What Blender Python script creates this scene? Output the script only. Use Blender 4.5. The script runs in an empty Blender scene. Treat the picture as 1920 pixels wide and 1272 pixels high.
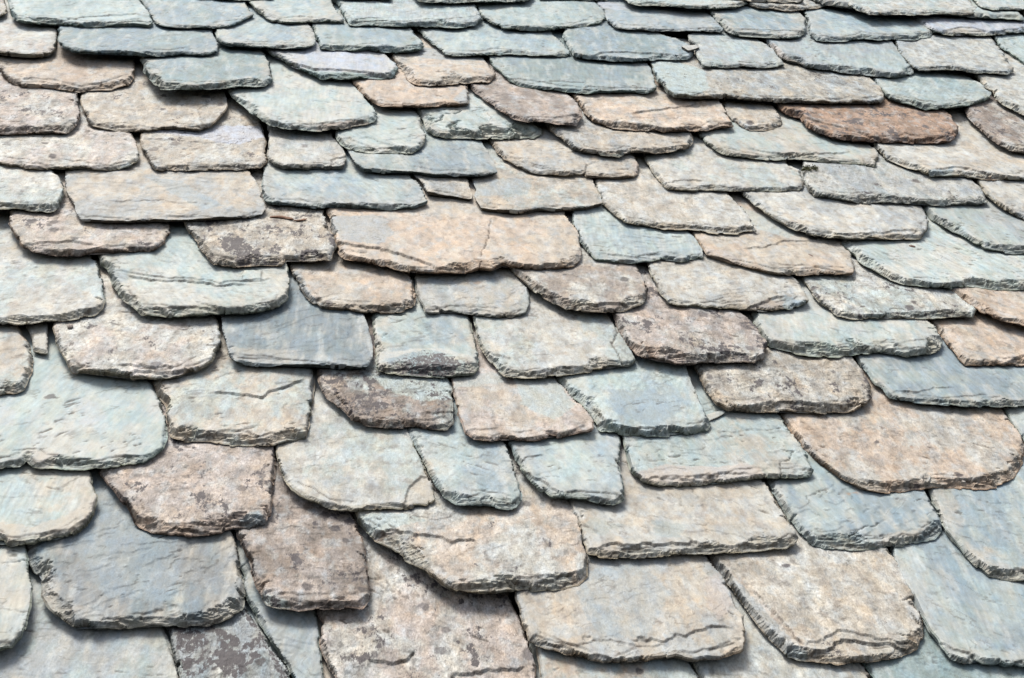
import bpy, math, random
import numpy as np
from mathutils import Matrix, Vector

# ------------------------------------------------------------------ camera, light, exposure
sc = bpy.context.scene
W_, H_, FPX = 1920.0, 1272.0, 2667.0          # the photograph's frame and the focal length in its pixels (50 mm lens)
PITCH = math.radians(40.0)                    # pitch of the roof
def _n(v): return v / np.linalg.norm(v)
# roof axes (along the courses, up the slope) as seen by the camera
Uc = _n(np.array([700 - 960.0, 636 + 1300.0, -FPX]))
cz = (Uc[0] - 0.04 * Uc[1]) / -Uc[2]
Cc = _n(np.array([1.0, -0.04, cz]))
Nc = np.cross(Cc, Uc)
K = np.column_stack([Cc, Uc, Nc])
Wr = np.column_stack([[1, 0, 0], [0, math.cos(PITCH), math.sin(PITCH)], [0, -math.sin(PITCH), math.cos(PITCH)]])
CAMR = Wr @ K.T                               # camera axes in the world
CAMP = np.array([0.0, 0.0, 1.6])
fwd = CAMR @ np.array([0, 0, -1.0])
ORG = CAMP + fwd * 2.70                       # a point of the roof deck; the roof's own coordinates start here
cam_d = bpy.data.cameras.new('camera'); cam = bpy.data.objects.new('camera', cam_d)
sc.collection.objects.link(cam); sc.camera = cam
m = Matrix([list(CAMR[i]) + [CAMP[i]] for i in range(3)] + [[0, 0, 0, 1]])
cam.matrix_world = m
cam_d.lens = 50.0; cam_d.sensor_width = 36.0; cam_d.clip_start = 0.05; cam_d.clip_end = 500.0

SUN_EL, SUN_AZ = math.radians(73), math.radians(-62)   # azimuth from +Y (behind the ridge), negative = left
world = bpy.data.worlds.new('World'); sc.world = world; world.use_nodes = True
wt = world.node_tree; wt.nodes.clear()
sky = wt.nodes.new('ShaderNodeTexSky'); sky.sky_type = 'NISHITA'; sky.sun_disc = False
sky.sun_elevation = SUN_EL; sky.sun_rotation = SUN_AZ; sky.dust_density = 5.0; sky.air_density = 1.0; sky.ozone_density = 0.6
bg = wt.nodes.new('ShaderNodeBackground'); bg.inputs['Strength'].default_value = 0.105
wo = wt.nodes.new('ShaderNodeOutputWorld')
hsv = wt.nodes.new('ShaderNodeHueSaturation'); hsv.inputs['Saturation'].default_value = 0.5    # thin overcast: a greyer sky
wt.links.new(sky.outputs[0], hsv.inputs['Color']); wt.links.new(hsv.outputs[0], bg.inputs[0]); wt.links.new(bg.outputs[0], wo.inputs[0])
sd = bpy.data.lights.new('sun', 'SUN'); sd.energy = 2.4; sd.angle = math.radians(20); sd.color = (1.0, 0.96, 0.90)
so = bpy.data.objects.new('sun', sd); sc.collection.objects.link(so)
sdir = Vector((math.sin(SUN_AZ) * math.cos(SUN_EL), math.cos(SUN_AZ) * math.cos(SUN_EL), math.sin(SUN_EL)))
so.rotation_euler = (-sdir).to_track_quat('-Z', 'Y').to_euler()
sc.view_settings.view_transform = 'Standard'; sc.view_settings.look = 'None'
sc.view_settings.gamma = 1.0; sc.view_settings.exposure = 1.03

# ------------------------------------------------------------------ noise
_r = np.random.RandomState(7)
_perm = np.concatenate([_r.permutation(4096)] * 2)
_ang = _r.rand(4096) * 2 * np.pi
_gx, _gy = np.cos(_ang), np.sin(_ang)
def perlin(x, y, seed=0):
    x = x + seed * 17.31; y = y - seed * 9.77
    xi = np.floor(x).astype(np.int64); yi = np.floor(y).astype(np.int64)
    xf = x - xi; yf = y - yi
    u = xf * xf * xf * (xf * (xf * 6 - 15) + 10); v = yf * yf * yf * (yf * (yf * 6 - 15) + 10)
    def g(ix, iy, dx, dy):
        h = _perm[(_perm[ix & 4095] + iy) & 4095]
        return _gx[h] * dx + _gy[h] * dy
    a = g(xi, yi, xf, yf); b = g(xi + 1, yi, xf - 1, yf); c = g(xi, yi + 1, xf, yf - 1); d = g(xi + 1, yi + 1, xf - 1, yf - 1)
    return ((a + (b - a) * u) * (1 - v) + (c + (d - c) * u) * v) * 1.5
def fbm(x, y, seed=0, o=4, gain=0.5):
    s = 0; a = 1.0; t = 0
    for i in range(o):
        s = s + a * perlin(x, y, seed + i * 3.7); t += a; a *= gain; x = x * 2.03; y = y * 2.03
    return s / t * 1.4
def sstep(a, b, x):
    t = np.clip((x - a) / (b - a), 0, 1); return t * t * (3 - 2 * t)

def pix2plane(px, py, zf):
    """pixels -> roof (u, v) where the view ray meets the surface z = zf(v)"""
    d = np.stack([px - W_ / 2, -(py - H_ / 2), np.full_like(px, -FPX)], -1) @ K       # in roof axes
    o = -(fwd @ Wr) * 2.70                                                      # camera in roof axes
    z = np.zeros_like(px); uv = None
    for _ in range(8):
        t = (z - o[2]) / d[..., 2]
        u = o[0] + t * d[..., 0]; v = o[1] + t * d[..., 1]
        z = zf(u, v)
    return u, v

def poly_sdf(px, py, poly):
    """signed distance, positive inside"""
    n = len(poly); best = np.full(px.shape, 1e9); ins = np.zeros(px.shape, bool)
    for i in range(n):
        ax, ay = poly[i]; bx, by = poly[(i + 1) % n]
        ex, ey = bx - ax, by - ay
        L = ex * ex + ey * ey + 1e-12
        t = np.clip(((px - ax) * ex + (py - ay) * ey) / L, 0, 1)
        best = np.minimum(best, (px - ax - t * ex) ** 2 + (py - ay - t * ey) ** 2)
        c = ((ay > py) != (by > py)) & (px < (bx - ax) * (py - ay) / (by - ay + 1e-12) + ax)
        ins ^= c
    d = np.sqrt(best)
    return np.where(ins, d, -d)
def line_info(px, py, pl):
    """distance to a polyline, arc parameter 0..1, and side (+ above)"""
    best = np.full(px.shape, 1e9); arc = np.zeros(px.shape); tot = 0
    seg = [np.hypot(pl[i + 1][0] - pl[i][0], pl[i + 1][1] - pl[i][1]) for i in range(len(pl) - 1)]
    T = sum(seg)
    for i in range(len(pl) - 1):
        ax, ay = pl[i]; bx, by = pl[i + 1]
        ex, ey = bx - ax, by - ay; L = ex * ex + ey * ey + 1e-12
        t = np.clip(((px - ax) * ex + (py - ay) * ey) / L, 0, 1)
        q = (px - ax - t * ex) ** 2 + (py - ay - t * ey) ** 2
        mk = q < best; best = np.where(mk, q, best); arc = np.where(mk, (tot + t * seg[i]) / T, arc)
        tot += seg[i]
    return np.sqrt(best), arc

# ------------------------------------------------------------------ materials
def lin(c):
    c = np.array(c) / 255.0
    return np.where(c <= 0.04045, c / 12.92, ((c + 0.055) / 1.055) ** 2.4)
ALB = 0.50
PAL = {k: lin(v) * ALB for k, v in dict(
    G=(193, 206, 204), H=(165, 181, 180), B=(168, 184, 191), L=(206, 210, 219), T=(206, 199, 186), C=(212, 212, 205),
    P=(215, 199, 182), K=(207, 196, 187), R=(184, 156, 134), N=(166, 153, 142), S=(183, 189, 190), D=(100, 93, 93)).items()}

def slate_material():
    mat = bpy.data.materials.new('weathered_slate'); mat.use_nodes = True
    nt = mat.node_tree; N = nt.nodes; L = nt.links; N.clear()
    out = N.new('ShaderNodeOutputMaterial'); b = N.new('ShaderNodeBsdfPrincipled'); L.new(b.outputs[0], out.inputs[0])
    tc = N.new('ShaderNodeTexCoord'); oi = N.new('ShaderNodeObjectInfo')
    mul = N.new('ShaderNodeMath'); mul.operation = 'MULTIPLY'; mul.inputs[1].default_value = 37.0; L.new(oi.outputs['Random'], mul.inputs[0])
    add = N.new('ShaderNodeVectorMath'); add.operation = 'ADD'; L.new(tc.outputs['Object'], add.inputs[0])
    cmb = N.new('ShaderNodeCombineXYZ'); L.new(mul.outputs[0], cmb.inputs[0]); L.new(mul.outputs[0], cmb.inputs[1]); L.new(cmb.outputs[0], add.inputs[1])
    V0 = add.outputs[0]
    sv = N.new('ShaderNodeMapping'); sv.inputs['Scale'].default_value = (1, 0.55, 1); L.new(V0, sv.inputs['Vector']); V = sv.outputs[0]
    ag = N.new('ShaderNodeAttribute'); ag.attribute_name = 'grain'; ag.attribute_type = 'GEOMETRY'; GR = ag.outputs['Fac']
    at = N.new('ShaderNodeAttribute'); at.attribute_name = 'stone'; at.attribute_type = 'GEOMETRY'
    al = N.new('ShaderNodeAttribute'); al.attribute_name = 'lichen'; al.attribute_type = 'GEOMETRY'
    def noise(scale, detail=4, rough=0.6, dist=0.0, vec=None):
        n = N.new('ShaderNodeTexNoise'); n.inputs['Scale'].default_value = scale; n.inputs['Detail'].default_value = detail
        n.inputs['Roughness'].default_value = rough; n.inputs['Distortion'].default_value = dist; L.new(vec or V, n.inputs['Vector']); return n
    def maprange(sock, a, b_, c, d):
        r = N.new('ShaderNodeMapRange'); L.new(sock, r.inputs['Value'])
        for i, x in zip(('From Min', 'From Max', 'To Min', 'To Max'), (a, b_, c, d)): r.inputs[i].default_value = x
        return r.outputs[0]
    def math_(op, a, b_):
        r = N.new('ShaderNodeMath'); r.operation = op
        for i, x in enumerate((a, b_)):
            if isinstance(x, (int, float)): r.inputs[i].default_value = x
            else: L.new(x, r.inputs[i])
        return r.outputs[0]
    # grain: brightness wobble at several sizes
    n1 = noise(90, 5, 0.65, 0.3); n2 = noise(420, 3, 0.6)
    st = N.new('ShaderNodeMapping'); st.inputs['Scale'].default_value = (1, 0.2, 1); L.new(V0, st.inputs['Vector'])
    n3 = noise(260, 3, 0.6, 0.2, st.outputs[0])
    g = math_('MULTIPLY', maprange(n1.outputs[0], 0.3, 0.7, 0.80, 1.20), maprange(n2.outputs[0], 0.3, 0.7, 0.78, 1.20))
    g = math_('MULTIPLY', g, maprange(n3.outputs[0], 0.3, 0.7, 0.93, 1.07))
    g = math_('ADD', 1.0, math_('MULTIPLY', math_('SUBTRACT', g, 1.0), GR))
    mx = N.new('ShaderNodeMix'); mx.data_type = 'RGBA'; mx.blend_type = 'MULTIPLY'; mx.inputs[0].default_value = 1.0
    L.new(at.outputs['Color'], mx.inputs[6]); L.new(g, mx.inputs[7])
    # small warm / cool mottling
    n4 = noise(45, 4, 0.7)
    hv = N.new('ShaderNodeMix'); hv.data_type = 'RGBA'; hv.inputs[6].default_value = (1.05, 1.0, 0.92, 1); hv.inputs[7].default_value = (0.95, 1.0, 1.06, 1)
    L.new(maprange(n4.outputs[0], 0.35, 0.65, 0, 1), hv.inputs[0])
    mx2 = N.new('ShaderNodeMix'); mx2.data_type = 'RGBA'; mx2.blend_type = 'MULTIPLY'; mx2.inputs[0].default_value = 1.0
    L.new(mx.outputs[2], mx2.inputs[6]); L.new(hv.outputs[2], mx2.inputs[7])
    # crusty lichen, broken up at a scale finer than the mesh
    n5 = noise(230, 5, 0.7, 0.4)
    lf = math_('ADD', al.outputs['Fac'], math_('MULTIPLY', math_('SUBTRACT', n5.outputs[0], 0.5), 1.9))
    lm = maprange(lf, 0.40, 0.58, 0, 0.93)
    mx3 = N.new('ShaderNodeMix'); mx3.data_type = 'RGBA'; L.new(lm, mx3.inputs[0]); L.new(mx2.outputs[2], mx3.inputs[6])
    mx3.inputs[7].default_value = (0.050, 0.043, 0.045, 1)
    L.new(mx3.outputs[2], b.inputs['Base Color'])
    L.new(maprange(n1.outputs[0], 0.3, 0.7, 0.62, 0.82), b.inputs['Roughness'])
    b.inputs['Specular IOR Level'].default_value = 0.35
    # fine relief
    hb = math_('ADD', math_('MULTIPLY', n1.outputs[0], 0.55), math_('MULTIPLY', n2.outputs[0], 0.28))
    hb = math_('ADD', hb, math_('MULTIPLY', n3.outputs[0], 0.22))
    bp = N.new('ShaderNodeBump'); bp.inputs['Strength'].default_value = 0.85; bp.inputs['Distance'].default_value = 0.0042
    hb = math_('MULTIPLY', hb, GR)
    L.new(hb, bp.inputs['Height']); L.new(bp.outputs[0], b.inputs['Normal'])
    return mat
MAT = slate_material()

def simple_material(name, c1, c2, scale, rough=0.8, stretch=(1, 1, 1), bump=0.4):
    mat = bpy.data.materials.new(name); mat.use_nodes = True
    nt = mat.node_tree; N = nt.nodes; L = nt.links
    b = N['Principled BSDF']; tc = N.new('ShaderNodeTexCoord'); mp = N.new('ShaderNodeMapping'); mp.inputs['Scale'].default_value = stretch
    n = N.new('ShaderNodeTexNoise'); n.inputs['Scale'].default_value = scale; n.inputs['Detail'].default_value = 5
    r = N.new('ShaderNodeMix'); r.data_type = 'RGBA'; r.inputs[6].default_value = (*c1, 1); r.inputs[7].default_value = (*c2, 1)
    L.new(tc.outputs['Object'], mp.inputs[0]); L.new(mp.outputs[0], n.inputs['Vector']); L.new(n.outputs[0], r.inputs[0]); L.new(r.outputs[2], b.inputs['Base Color'])
    b.inputs['Roughness'].default_value = rough
    bp = N.new('ShaderNodeBump'); bp.inputs['Strength'].default_value = bump; bp.inputs['Distance'].default_value = 0.002
    L.new(n.outputs[0], bp.inputs['Height']); L.new(bp.outputs[0], b.inputs['Normal'])
    return mat

# ------------------------------------------------------------------ roof deck: boards under the slates
UL, UR, VB, VT = -2.0, 2.3, -1.45, 2.45
M4 = Matrix([list(Wr[i]) + [ORG[i]] for i in range(3)] + [[0, 0, 0, 1]])       # roof frame -> world
def roof_deck():
    vs = []; fs = []; y = VB; k = 0
    rr = random.Random(3)
    while y < VT:
        w = 0.15; dz = rr.uniform(-0.002, 0.0)
        x0, x1, y0, y1, z0, z1 = UL, UR, y, y + w - 0.004, -0.03 + dz, -0.004 + dz
        b = len(vs)
        vs += [(x0, y0, z0), (x1, y0, z0), (x1, y1, z0), (x0, y1, z0), (x0, y0, z1), (x1, y0, z1), (x1, y1, z1), (x0, y1, z1)]
        fs += [tuple(b + i for i in f) for f in ((0, 3, 2, 1), (4, 5, 6, 7), (0, 1, 5, 4), (1, 2, 6, 5), (2, 3, 7, 6), (3, 0, 4, 7))]
        y += w; k += 1
    me = bpy.data.meshes.new('roof_deck'); me.from_pydata(vs, [], fs)
    me.materials.append(simple_material('old_boards', (0.05, 0.038, 0.03), (0.10, 0.075, 0.055), 30, 0.9, (0.15, 1, 1)))
    o = bpy.data.objects.new('roof_deck', me); sc.collection.objects.link(o); o.matrix_world = M4; o['kind'] = 'structure'
roof_deck()

DATA = '''
c0a|HS|0|12|b|345 -25,365 -3,440 2,512 2,520 -20|thin sliver of grey slate at the top edge, first dark sliver from the left
c0b|HS|0|12|b|605 -25,620 -2,680 2,733 2,745 -25|thin sliver of grey slate at the top edge above the long grey lilac slate
c0c|GH|0|12|b|770 -10,785 5,830 8,920 6,990 4,1002 -6|low pale green slate sliver cut by the top edge, left of the middle
c0d|HN|0|12|b|1004 -25,1010 0,1070 3,1140 3,1150 -20|thin brownish slate sliver cut by the top edge, just right of the middle
c0e|GC|0|11|b|1164 -10,1168 0,1178 8,1200 12,1250 13,1300 18,1340 19,1380 17,1402 9,1408 0,1406 -10|pale green slate cut by the top edge with a small blue flake on its face
c0f|TS|.05|13|b|1405 -10,1402 12,1420 18,1450 20,1480 22,1520 19,1555 14,1588 11,1580 0,1575 -10|grey-tan slate cut by the top edge, its broken brown edge rising to the right
c0g|CG|0|9|v|1568 -14,1580 0,1590 12,1605 20,1620 25,1630 30,1700 30,1770 28,1820 30,1835 26,1836 20,1828 15,1818 0,1812 -14|large smooth pale slate cut by the top edge, near the right corner
c0h|GC|0|10|b|1818 -8,1825 3,1840 17,1865 21,1890 19,1930 20,1945 20,1945 -10|pale green slate in the top right corner of the photo
r1a|TN|.2|12|b|-20 -10,-20 34,0 34,11 30,14 24,12 14,8 0,8 -10|tiny brown-tan corner of a slate at the top left corner of the photo
r1b|GH|0|15|b|10 -12,13 3,20 30,27 40,40 46,70 48,110 50,160 53,220 54,250 52,280 54,288 50,288 44,275 22,258 0,250 -12|wide green-grey slate with a split lower edge beside the tiny brown corner piece
r1c|BH|0|9|b|256 -12,264 3,275 22,288 44,300 50,310 53,350 55,400 56,430 54,448 47,477 33,465 18,458 0,452 -12|plain blue-grey slate with rounded bottom in the top course, right of the wide green-grey one
r1d|GB|0|10|b|455 -12,461 2,470 13,482 25,498 37,510 43,530 46,560 46,600 45,646 45,635 30,622 5,612 -10|pale grey-green slate in the top course whose lower left corner is cut off diagonally
r1e|GS|0|12|b|615 -8,621 4,628 9,635 18,645 38,655 50,700 51,740 53,800 53,860 54,895 51,905 41,903 35,895 20,885 10,870 0|long grey slate with a rounded right corner in the top course, above the pale parallelogram
r1f|GH|0|12|b|880 0,888 12,897 25,904 38,920 46,932 52,945 57,980 59,1020 60,1060 56,1100 52,1130 48,1138 40,1134 28,1110 6,1105 -6|smooth green-grey slate in the top course with an upcurved lower edge, at the middle
r1g|SB|0|9|b|1108 -2,1118 10,1130 22,1137 42,1150 52,1165 56,1200 59,1240 60,1280 60,1358 61,1345 45,1325 27,1315 12|grey slate with a pale patch at its upper left and a long pointed right corner
r1h|BH|0|14|b|1318 15,1325 24,1338 38,1352 52,1362 62,1372 68,1400 70,1430 72,1470 75,1495 74,1511 68,1513 60,1510 40,1500 26,1495 12|blue-grey slate with a square chipped right side, right of the pointed grey slate
r1i|BG|0|10|b|1498 18,1508 30,1512 40,1513 52,1517 68,1530 77,1545 80,1580 79,1620 74,1640 77,1680 76,1720 77,1745 70,1752 62,1748 58,1735 45,1715 37,1695 25|pale blue slate with a rounded left end below the large smooth pale slate
r1j|LL|0|14|b|1700 30,1720 44,1738 56,1750 63,1790 69,1850 68,1900 64,1945 62,1945 15|pale lilac slate with a tan broken lower edge near the top right corner
r2a|CK|.1|13|b|-20 30,-20 104,0 105,20 109,60 111,95 109,103 103,108 90,109 55,108 42|cream-pink slate at the left edge of the photo, highest of the warm ones there
r2b|BH|0|13|b|108 44,109 58,109 70,110 88,120 95,135 101,170 104,220 106,270 108,310 109,340 105,375 107,395 107,408 102,411 90,403 78,400 65,398 50|long blue-grey slate with straight left side, just right of the cream-pink edge slate
r2c|BG|0|12|b|408 46,405 58,403 70,405 77,415 84,430 89,460 91,500 92,540 93,570 93,590 88,592 76,590 66,580 52,570 42|short blue-grey slate directly above the left end of the lilac-faced slate
r2d|HB|0|14|b|580 44,583 52,590 72,595 85,600 95,640 97,660 100,690 97,720 102,760 101,790 98,797 92,790 83,775 65,765 48|green-blue slate with a thick split edge lying over the lilac-faced slate
r2e|GB|0|10|b|770 46,780 58,790 68,805 80,820 92,832 104,850 106,900 105,960 104,1010 106,1060 108,1070 104,1060 90,1045 75,1035 65,1026 54|smooth pale blue-green slate, a slanting parallelogram above the small peach slates
r2f|BH|0|15|b|1060 54,1056 64,1053 72,1060 85,1070 100,1075 107,1100 113,1140 116,1190 117,1240 114,1290 114,1300 108,1302 100,1290 88,1270 78,1240 70,1225 56|blue-grey slate with a thick rough crumbling lower edge, second row near the middle
r2g|SG|.05|12|b|1292 62,1289 70,1291 80,1305 90,1302 102,1308 115,1318 129,1350 130,1400 128,1440 129,1473 126,1458 108,1440 90,1415 75,1405 62|small grey slate with a tan upper half beside a loose chip
r2h|SG|.08|15|b|1420 66,1430 77,1445 92,1462 112,1475 119,1500 123,1510 128,1530 132,1570 138,1620 143,1670 148,1700 147,1714 140,1712 133,1700 118,1690 105,1675 90,1655 72|grey slate with a pinkish strip along its slanted left side
r2i|CS|0|11|b|1676 76,1680 88,1683 98,1695 110,1710 128,1722 134,1750 135,1780 133,1820 138,1860 139,1892 143,1903 136,1885 110,1865 82,1850 62|smooth cream-grey slate with a grey slanting left side under the pale lilac slate
r2j|GG|0|11|b|1850 60,1858 70,1868 85,1885 98,1905 113,1925 128,1945 135,1945 55|green slate cut off by the right edge below the lilac slate
r3a|PP|.1|15|b|-20 106,-20 128,0 133,5 145,18 160,40 166,80 167,120 172,150 177,175 172,210 170,245 162,252 150,253 112,250 94|peach-coloured slate with orange blush and split edge at the left edge of the photo
r3b|HB|0|14|b|262 100,260 118,270 130,268 137,278 148,290 162,300 170,350 171,400 169,450 165,495 164,511 157,512 148,505 125,498 105,488 88|blue-green slate with a ragged notched left side right of the peach-coloured slate
r3c|LL|0|17|b|488 84,497 95,508 108,530 117,545 128,575 138,590 145,600 151,640 152,690 150,715 152,740 147,748 135,740 125,720 105,700 92|lilac-white faced slate with a grey-green lower edge, the palest on the roof
r3d|PT|.05|12|v|720 92,733 108,745 125,752 135,762 152,775 161,800 164,850 161,890 157,915 158,928 150,930 140,920 125,905 113,892 100|small peach slate with a grey top right of the lilac-faced slate
r3e|HB|0|15|b|912 100,917 117,925 130,940 142,955 155,975 164,1020 170,1060 174,1100 178,1150 176,1190 176,1215 179,1230 172,1230 160,1222 140,1215 122,1208 108|wide blue-green slate with a dark triangular flake scar on its lower edge
r3f|TS|.45|14|b|1210 108,1215 122,1222 135,1228 152,1240 165,1252 180,1262 186,1300 188,1350 186,1400 190,1440 193,1500 196,1560 197,1620 197,1655 196,1658 188,1650 170,1630 155,1605 138|very long streaked cream and grey slate, green at its left end
r3g|GH|0|11|b|1628 146,1644 163,1655 178,1667 188,1690 195,1715 203,1735 208,1770 207,1800 204,1830 198,1855 190,1857 183,1840 165,1815 150,1795 138|grey-green slate above the rust-red slate
r3h|CT|.05|11|b|1828 148,1842 163,1860 175,1865 188,1880 198,1900 208,1925 222,1945 230,1945 128|cream slate with a splintered edge at the right, above the speckled brown slate corner
r4a|KC|.6|13|b|-20 140,-20 256,20 256,60 253,100 253,125 256,142 246,150 232,152 220,148 190,145 180,128 164|pink and grey slate with dark spots at the left edge below the peach-coloured slate
r4b|TC|.35|14|b|148 168,150 183,150 195,155 210,162 232,175 242,200 247,240 250,280 249,330 245,375 248,395 242,420 222,428 205,427 190,418 175,402 160|tan slate with a round flake scar at its right end
r4c|GC|0|15|b|418 160,425 172,435 185,455 200,470 215,490 228,505 238,530 244,570 246,600 248,640 244,680 237,705 230,711 222,700 205,685 185,665 165,650 148|large pale green slate with a dark chipped lower right edge, below the lilac-faced slate
r4d|PP|.1|11|b|655 148,661 160,670 168,685 185,697 195,720 202,750 204,790 204,840 202,880 200,881 190,878 175,876 162,868 150|narrow peach slate with a folded grey right corner
r4e|KN|.3|14|b|872 148,880 162,888 175,910 192,935 210,960 225,985 232,1010 231,1050 235,1082 237,1092 222,1091 212,1078 190,1065 180,1050 166|pinkish brown slate with a slanted left side, right of the folded-corner slate
r4f|PT|.1|13|b|1060 170,1072 185,1085 200,1095 215,1110 230,1125 236,1150 243,1190 247,1240 250,1290 248,1330 247,1375 241,1365 225,1355 205,1348 195,1338 180|peach-tan slate crossed by a long dark split rising to the right
r4g|TS|.15|12|b|1346 184,1352 196,1358 215,1372 230,1390 240,1405 247,1440 246,1465 238,1469 230,1460 215,1450 203,1443 188|small tan slate with a dark pocket in its edge, left of the rust-red slate
r4h|RR|.7|16|b|1448 192,1456 205,1470 218,1500 225,1510 240,1530 252,1560 262,1600 268,1640 270,1700 270,1760 272,1790 268,1797 255,1795 242,1780 225,1770 212,1745 192|rust-red mottled slate, the reddest on the roof
r4i|NC|.7|13|b|1808 198,1808 210,1812 222,1830 240,1850 258,1870 275,1890 285,1920 290,1945 292,1945 195|speckled brown slate cut off by the right edge, right of the rust-red one
r5a|CK|.4|13|b|-20 245,-20 305,0 312,20 318,60 321,110 320,160 321,200 323,240 318,260 308,261 298,258 275,250 260,225 242|speckled cream slate at the left edge with a bluish chip on its lower right corner
r5b|TC|.45|14|b|262 244,263 260,263 275,270 295,278 310,292 322,340 323,400 321,460 321,490 318,501 308,500 300,497 285,500 270,492 244|speckled tan slate with a lilac stain across its upper part
r5c|SC|.15|16|b|500 240,501 255,502 275,500 300,510 312,530 320,570 320,620 321,645 320,652 308,650 298,640 280,628 265,618 246|grey-tan slate with a dark grey broken right corner, below the large pale green slate
r5d|GC|0|12|b|627 235,627 250,630 265,645 278,665 285,700 290,740 290,775 290,797 278,800 262,795 240,785 222,772 200|green slate with three slanting dark slits
r5e|GC|0|15|v|768 198,779 212,790 228,800 248,812 258,835 262,880 263,940 263,1000 262,1016 255,1018 245,1005 238,985 225|long pale green slate with a dark layered edge, under the pinkish brown one
r5f|TS|.2|12|b|1014 228,1022 242,1035 253,1052 264,1068 279,1085 288,1120 292,1160 296,1190 289,1240 290,1290 282,1300 272,1300 260,1290 246|grey and tan slate with a diagonal dirty streak and greenish lower edge
r5g|GT|.03|14|b|1300 244,1310 257,1320 270,1340 285,1360 293,1400 298,1440 302,1490 300,1530 305,1580 308,1640 315,1648 303,1645 290,1630 275,1595 255|long pale green slate with a splintery tan lower edge, below left of the rust-red slate
r5h|CT|.05|13|b|1630 268,1645 285,1660 300,1690 313,1725 326,1745 334,1766 333,1800 334,1850 339,1945 342,1945 270|wide cream slate cut off by the right edge, brown spot on its edge
r6a|CG|.2|14|b|-20 300,-20 396,0 396,30 395,80 399,95 402,112 392,121 375,122 362,115 340,105 332,85 318|pale speckled slate with a rough rounded right corner at the left edge
r6b|TS|.02|11|u|124 312,122 330,121 350,125 365,138 390,140 405,152 418,200 421,260 421,330 418,400 416,470 412,492 406,499 398,490 370,480 345,470 332,455 316|wide smooth beige slate with a clean dark undercut edge
r6c|BG|.03|11|b|494 322,492 340,488 365,492 380,500 386,540 388,590 393,640 392,690 394,730 396,780 393,803 384,795 370,785 350,772 338,755 322|blue-green streaked slate with dark gap at its left, right of the smooth beige one
r6d|BG|0|10|u|640 268,648 283,657 302,668 318,680 326,720 328,780 328,815 335,860 334,910 335,935 330,925 310,915 290,905 275,892 258|blue-green slate with a flat blue-black cut edge at its lower right
r6e|TS|0|9|u|765 322,777 338,790 352,800 368,840 373,885 379,885 370,880 350,872 335,865 322|small beige slate with a straight dark edge tucked under its neighbours
r6f|TG|0|11|u|872 318,882 337,890 365,887 375,899 397,940 403,978 406,1010 399,1060 400,1100 397,1131 390,1122 370,1112 350,1098 328|flat grey-beige slate, bluish above, with a dark cut edge at its lower left
r6g|TS|.1|12|b|912 262,921 278,931 291,945 303,965 315,985 325,1010 330,1060 334,1110 336,1160 338,1190 336,1198 328,1197 312,1190 298,1165 284|grey-tan slate with a round notch in its lower layer and pink right edge
r6h|CG|0|10|b|1198 285,1208 302,1220 320,1235 345,1255 360,1290 361,1340 361,1400 362,1450 361,1490 361,1505 358,1508 345,1500 325,1480 315,1462 294|pale slate with fine horizontal banding
r6i|SC|.4|14|b|1504 302,1502 318,1505 340,1512 358,1525 370,1560 375,1600 382,1650 384,1690 385,1740 388,1790 389,1840 388,1852 383,1845 370,1825 348,1802 330|long mottled silver-grey slate beside the fine-banded one
r6j|CS|.1|13|b|1812 330,1828 348,1845 368,1865 385,1885 398,1905 410,1925 418,1945 422,1945 322|pale mottled slate cut off by the right edge, below the wide cream one
r7a|KT|.5|15|b|28 392,18 408,14 420,20 435,30 455,38 470,60 478,90 481,130 484,160 482,200 480,250 476,290 473,310 462,321 445,318 425,310 415,285 400|brown slate with layered lower edge at the left, under the smooth beige one
r7b|TC|.85|14|b|335 408,345 425,355 445,370 465,390 490,400 500,430 503,460 502,500 500,530 503,540 494,580 494,622 493,631 470,630 452,618 440,610 410,603 388|tan slate with large black lichen blotches
r7c|PT|.08|14|b|608 385,612 400,617 430,625 445,632 478,645 488,680 494,720 504,770 515,820 516,870 516,900 510,925 513,945 504,990 508,1040 510,1075 505,1091 492,1090 470,1085 445,1070 425,1055 396|very wide peach slate with a vertical crack and a long curved split on its left
r7d|GB|0|12|b|1064 388,1068 405,1075 430,1085 455,1100 480,1115 493,1150 496,1190 497,1240 490,1280 495,1322 490,1318 478,1305 455,1290 440,1270 426|pale blue-green slate right of the cracked peach slate
r7e|CT|.03|10|b|1104 324,1113 342,1122 365,1130 385,1150 405,1170 420,1200 426,1240 431,1300 433,1350 441,1390 440,1420 435,1405 410,1390 395,1375 375,1352 356|cream slate with faint peach tints and a chipped brown left side below the banded one
r7f|CS|.02|13|b|1380 354,1393 369,1415 390,1440 408,1470 425,1500 437,1520 444,1560 449,1600 452,1650 452,1690 453,1725 450,1738 440,1740 420,1733 400,1728 392,1710 375|long cream-grey slate with a tan lens in its edge, below the mottled silver-grey one
r7g|GS|0|15|b|1720 382,1735 402,1745 415,1770 430,1800 445,1825 460,1845 472,1880 478,1945 478,1945 395|smooth grey-green slate with a thick slanting grey left side, cut off by the right edge
r7h|TP|.12|10|b|1284 424,1296 442,1310 462,1322 482,1340 488,1380 500,1430 514,1460 518,1510 518,1560 519,1600 519,1603 508,1595 485,1575 460,1550 440|tan slate with a ragged horizontal split, just below the faintly peach one
r7i|GC|.02|13|b|1560 440,1572 457,1590 478,1610 495,1640 512,1670 528,1695 536,1740 541,1780 545,1830 543,1880 546,1945 545,1945 455|very large pale green slate at the right edge with a brown seed near its top
r8a|CG|.03|15|b|-20 470,-20 612,0 612,30 613,80 606,130 603,180 595,195 582,199 565,195 540,190 515,180 495,165 475|large pale cream-green slate with a chunky rounded right corner at the left edge
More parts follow.
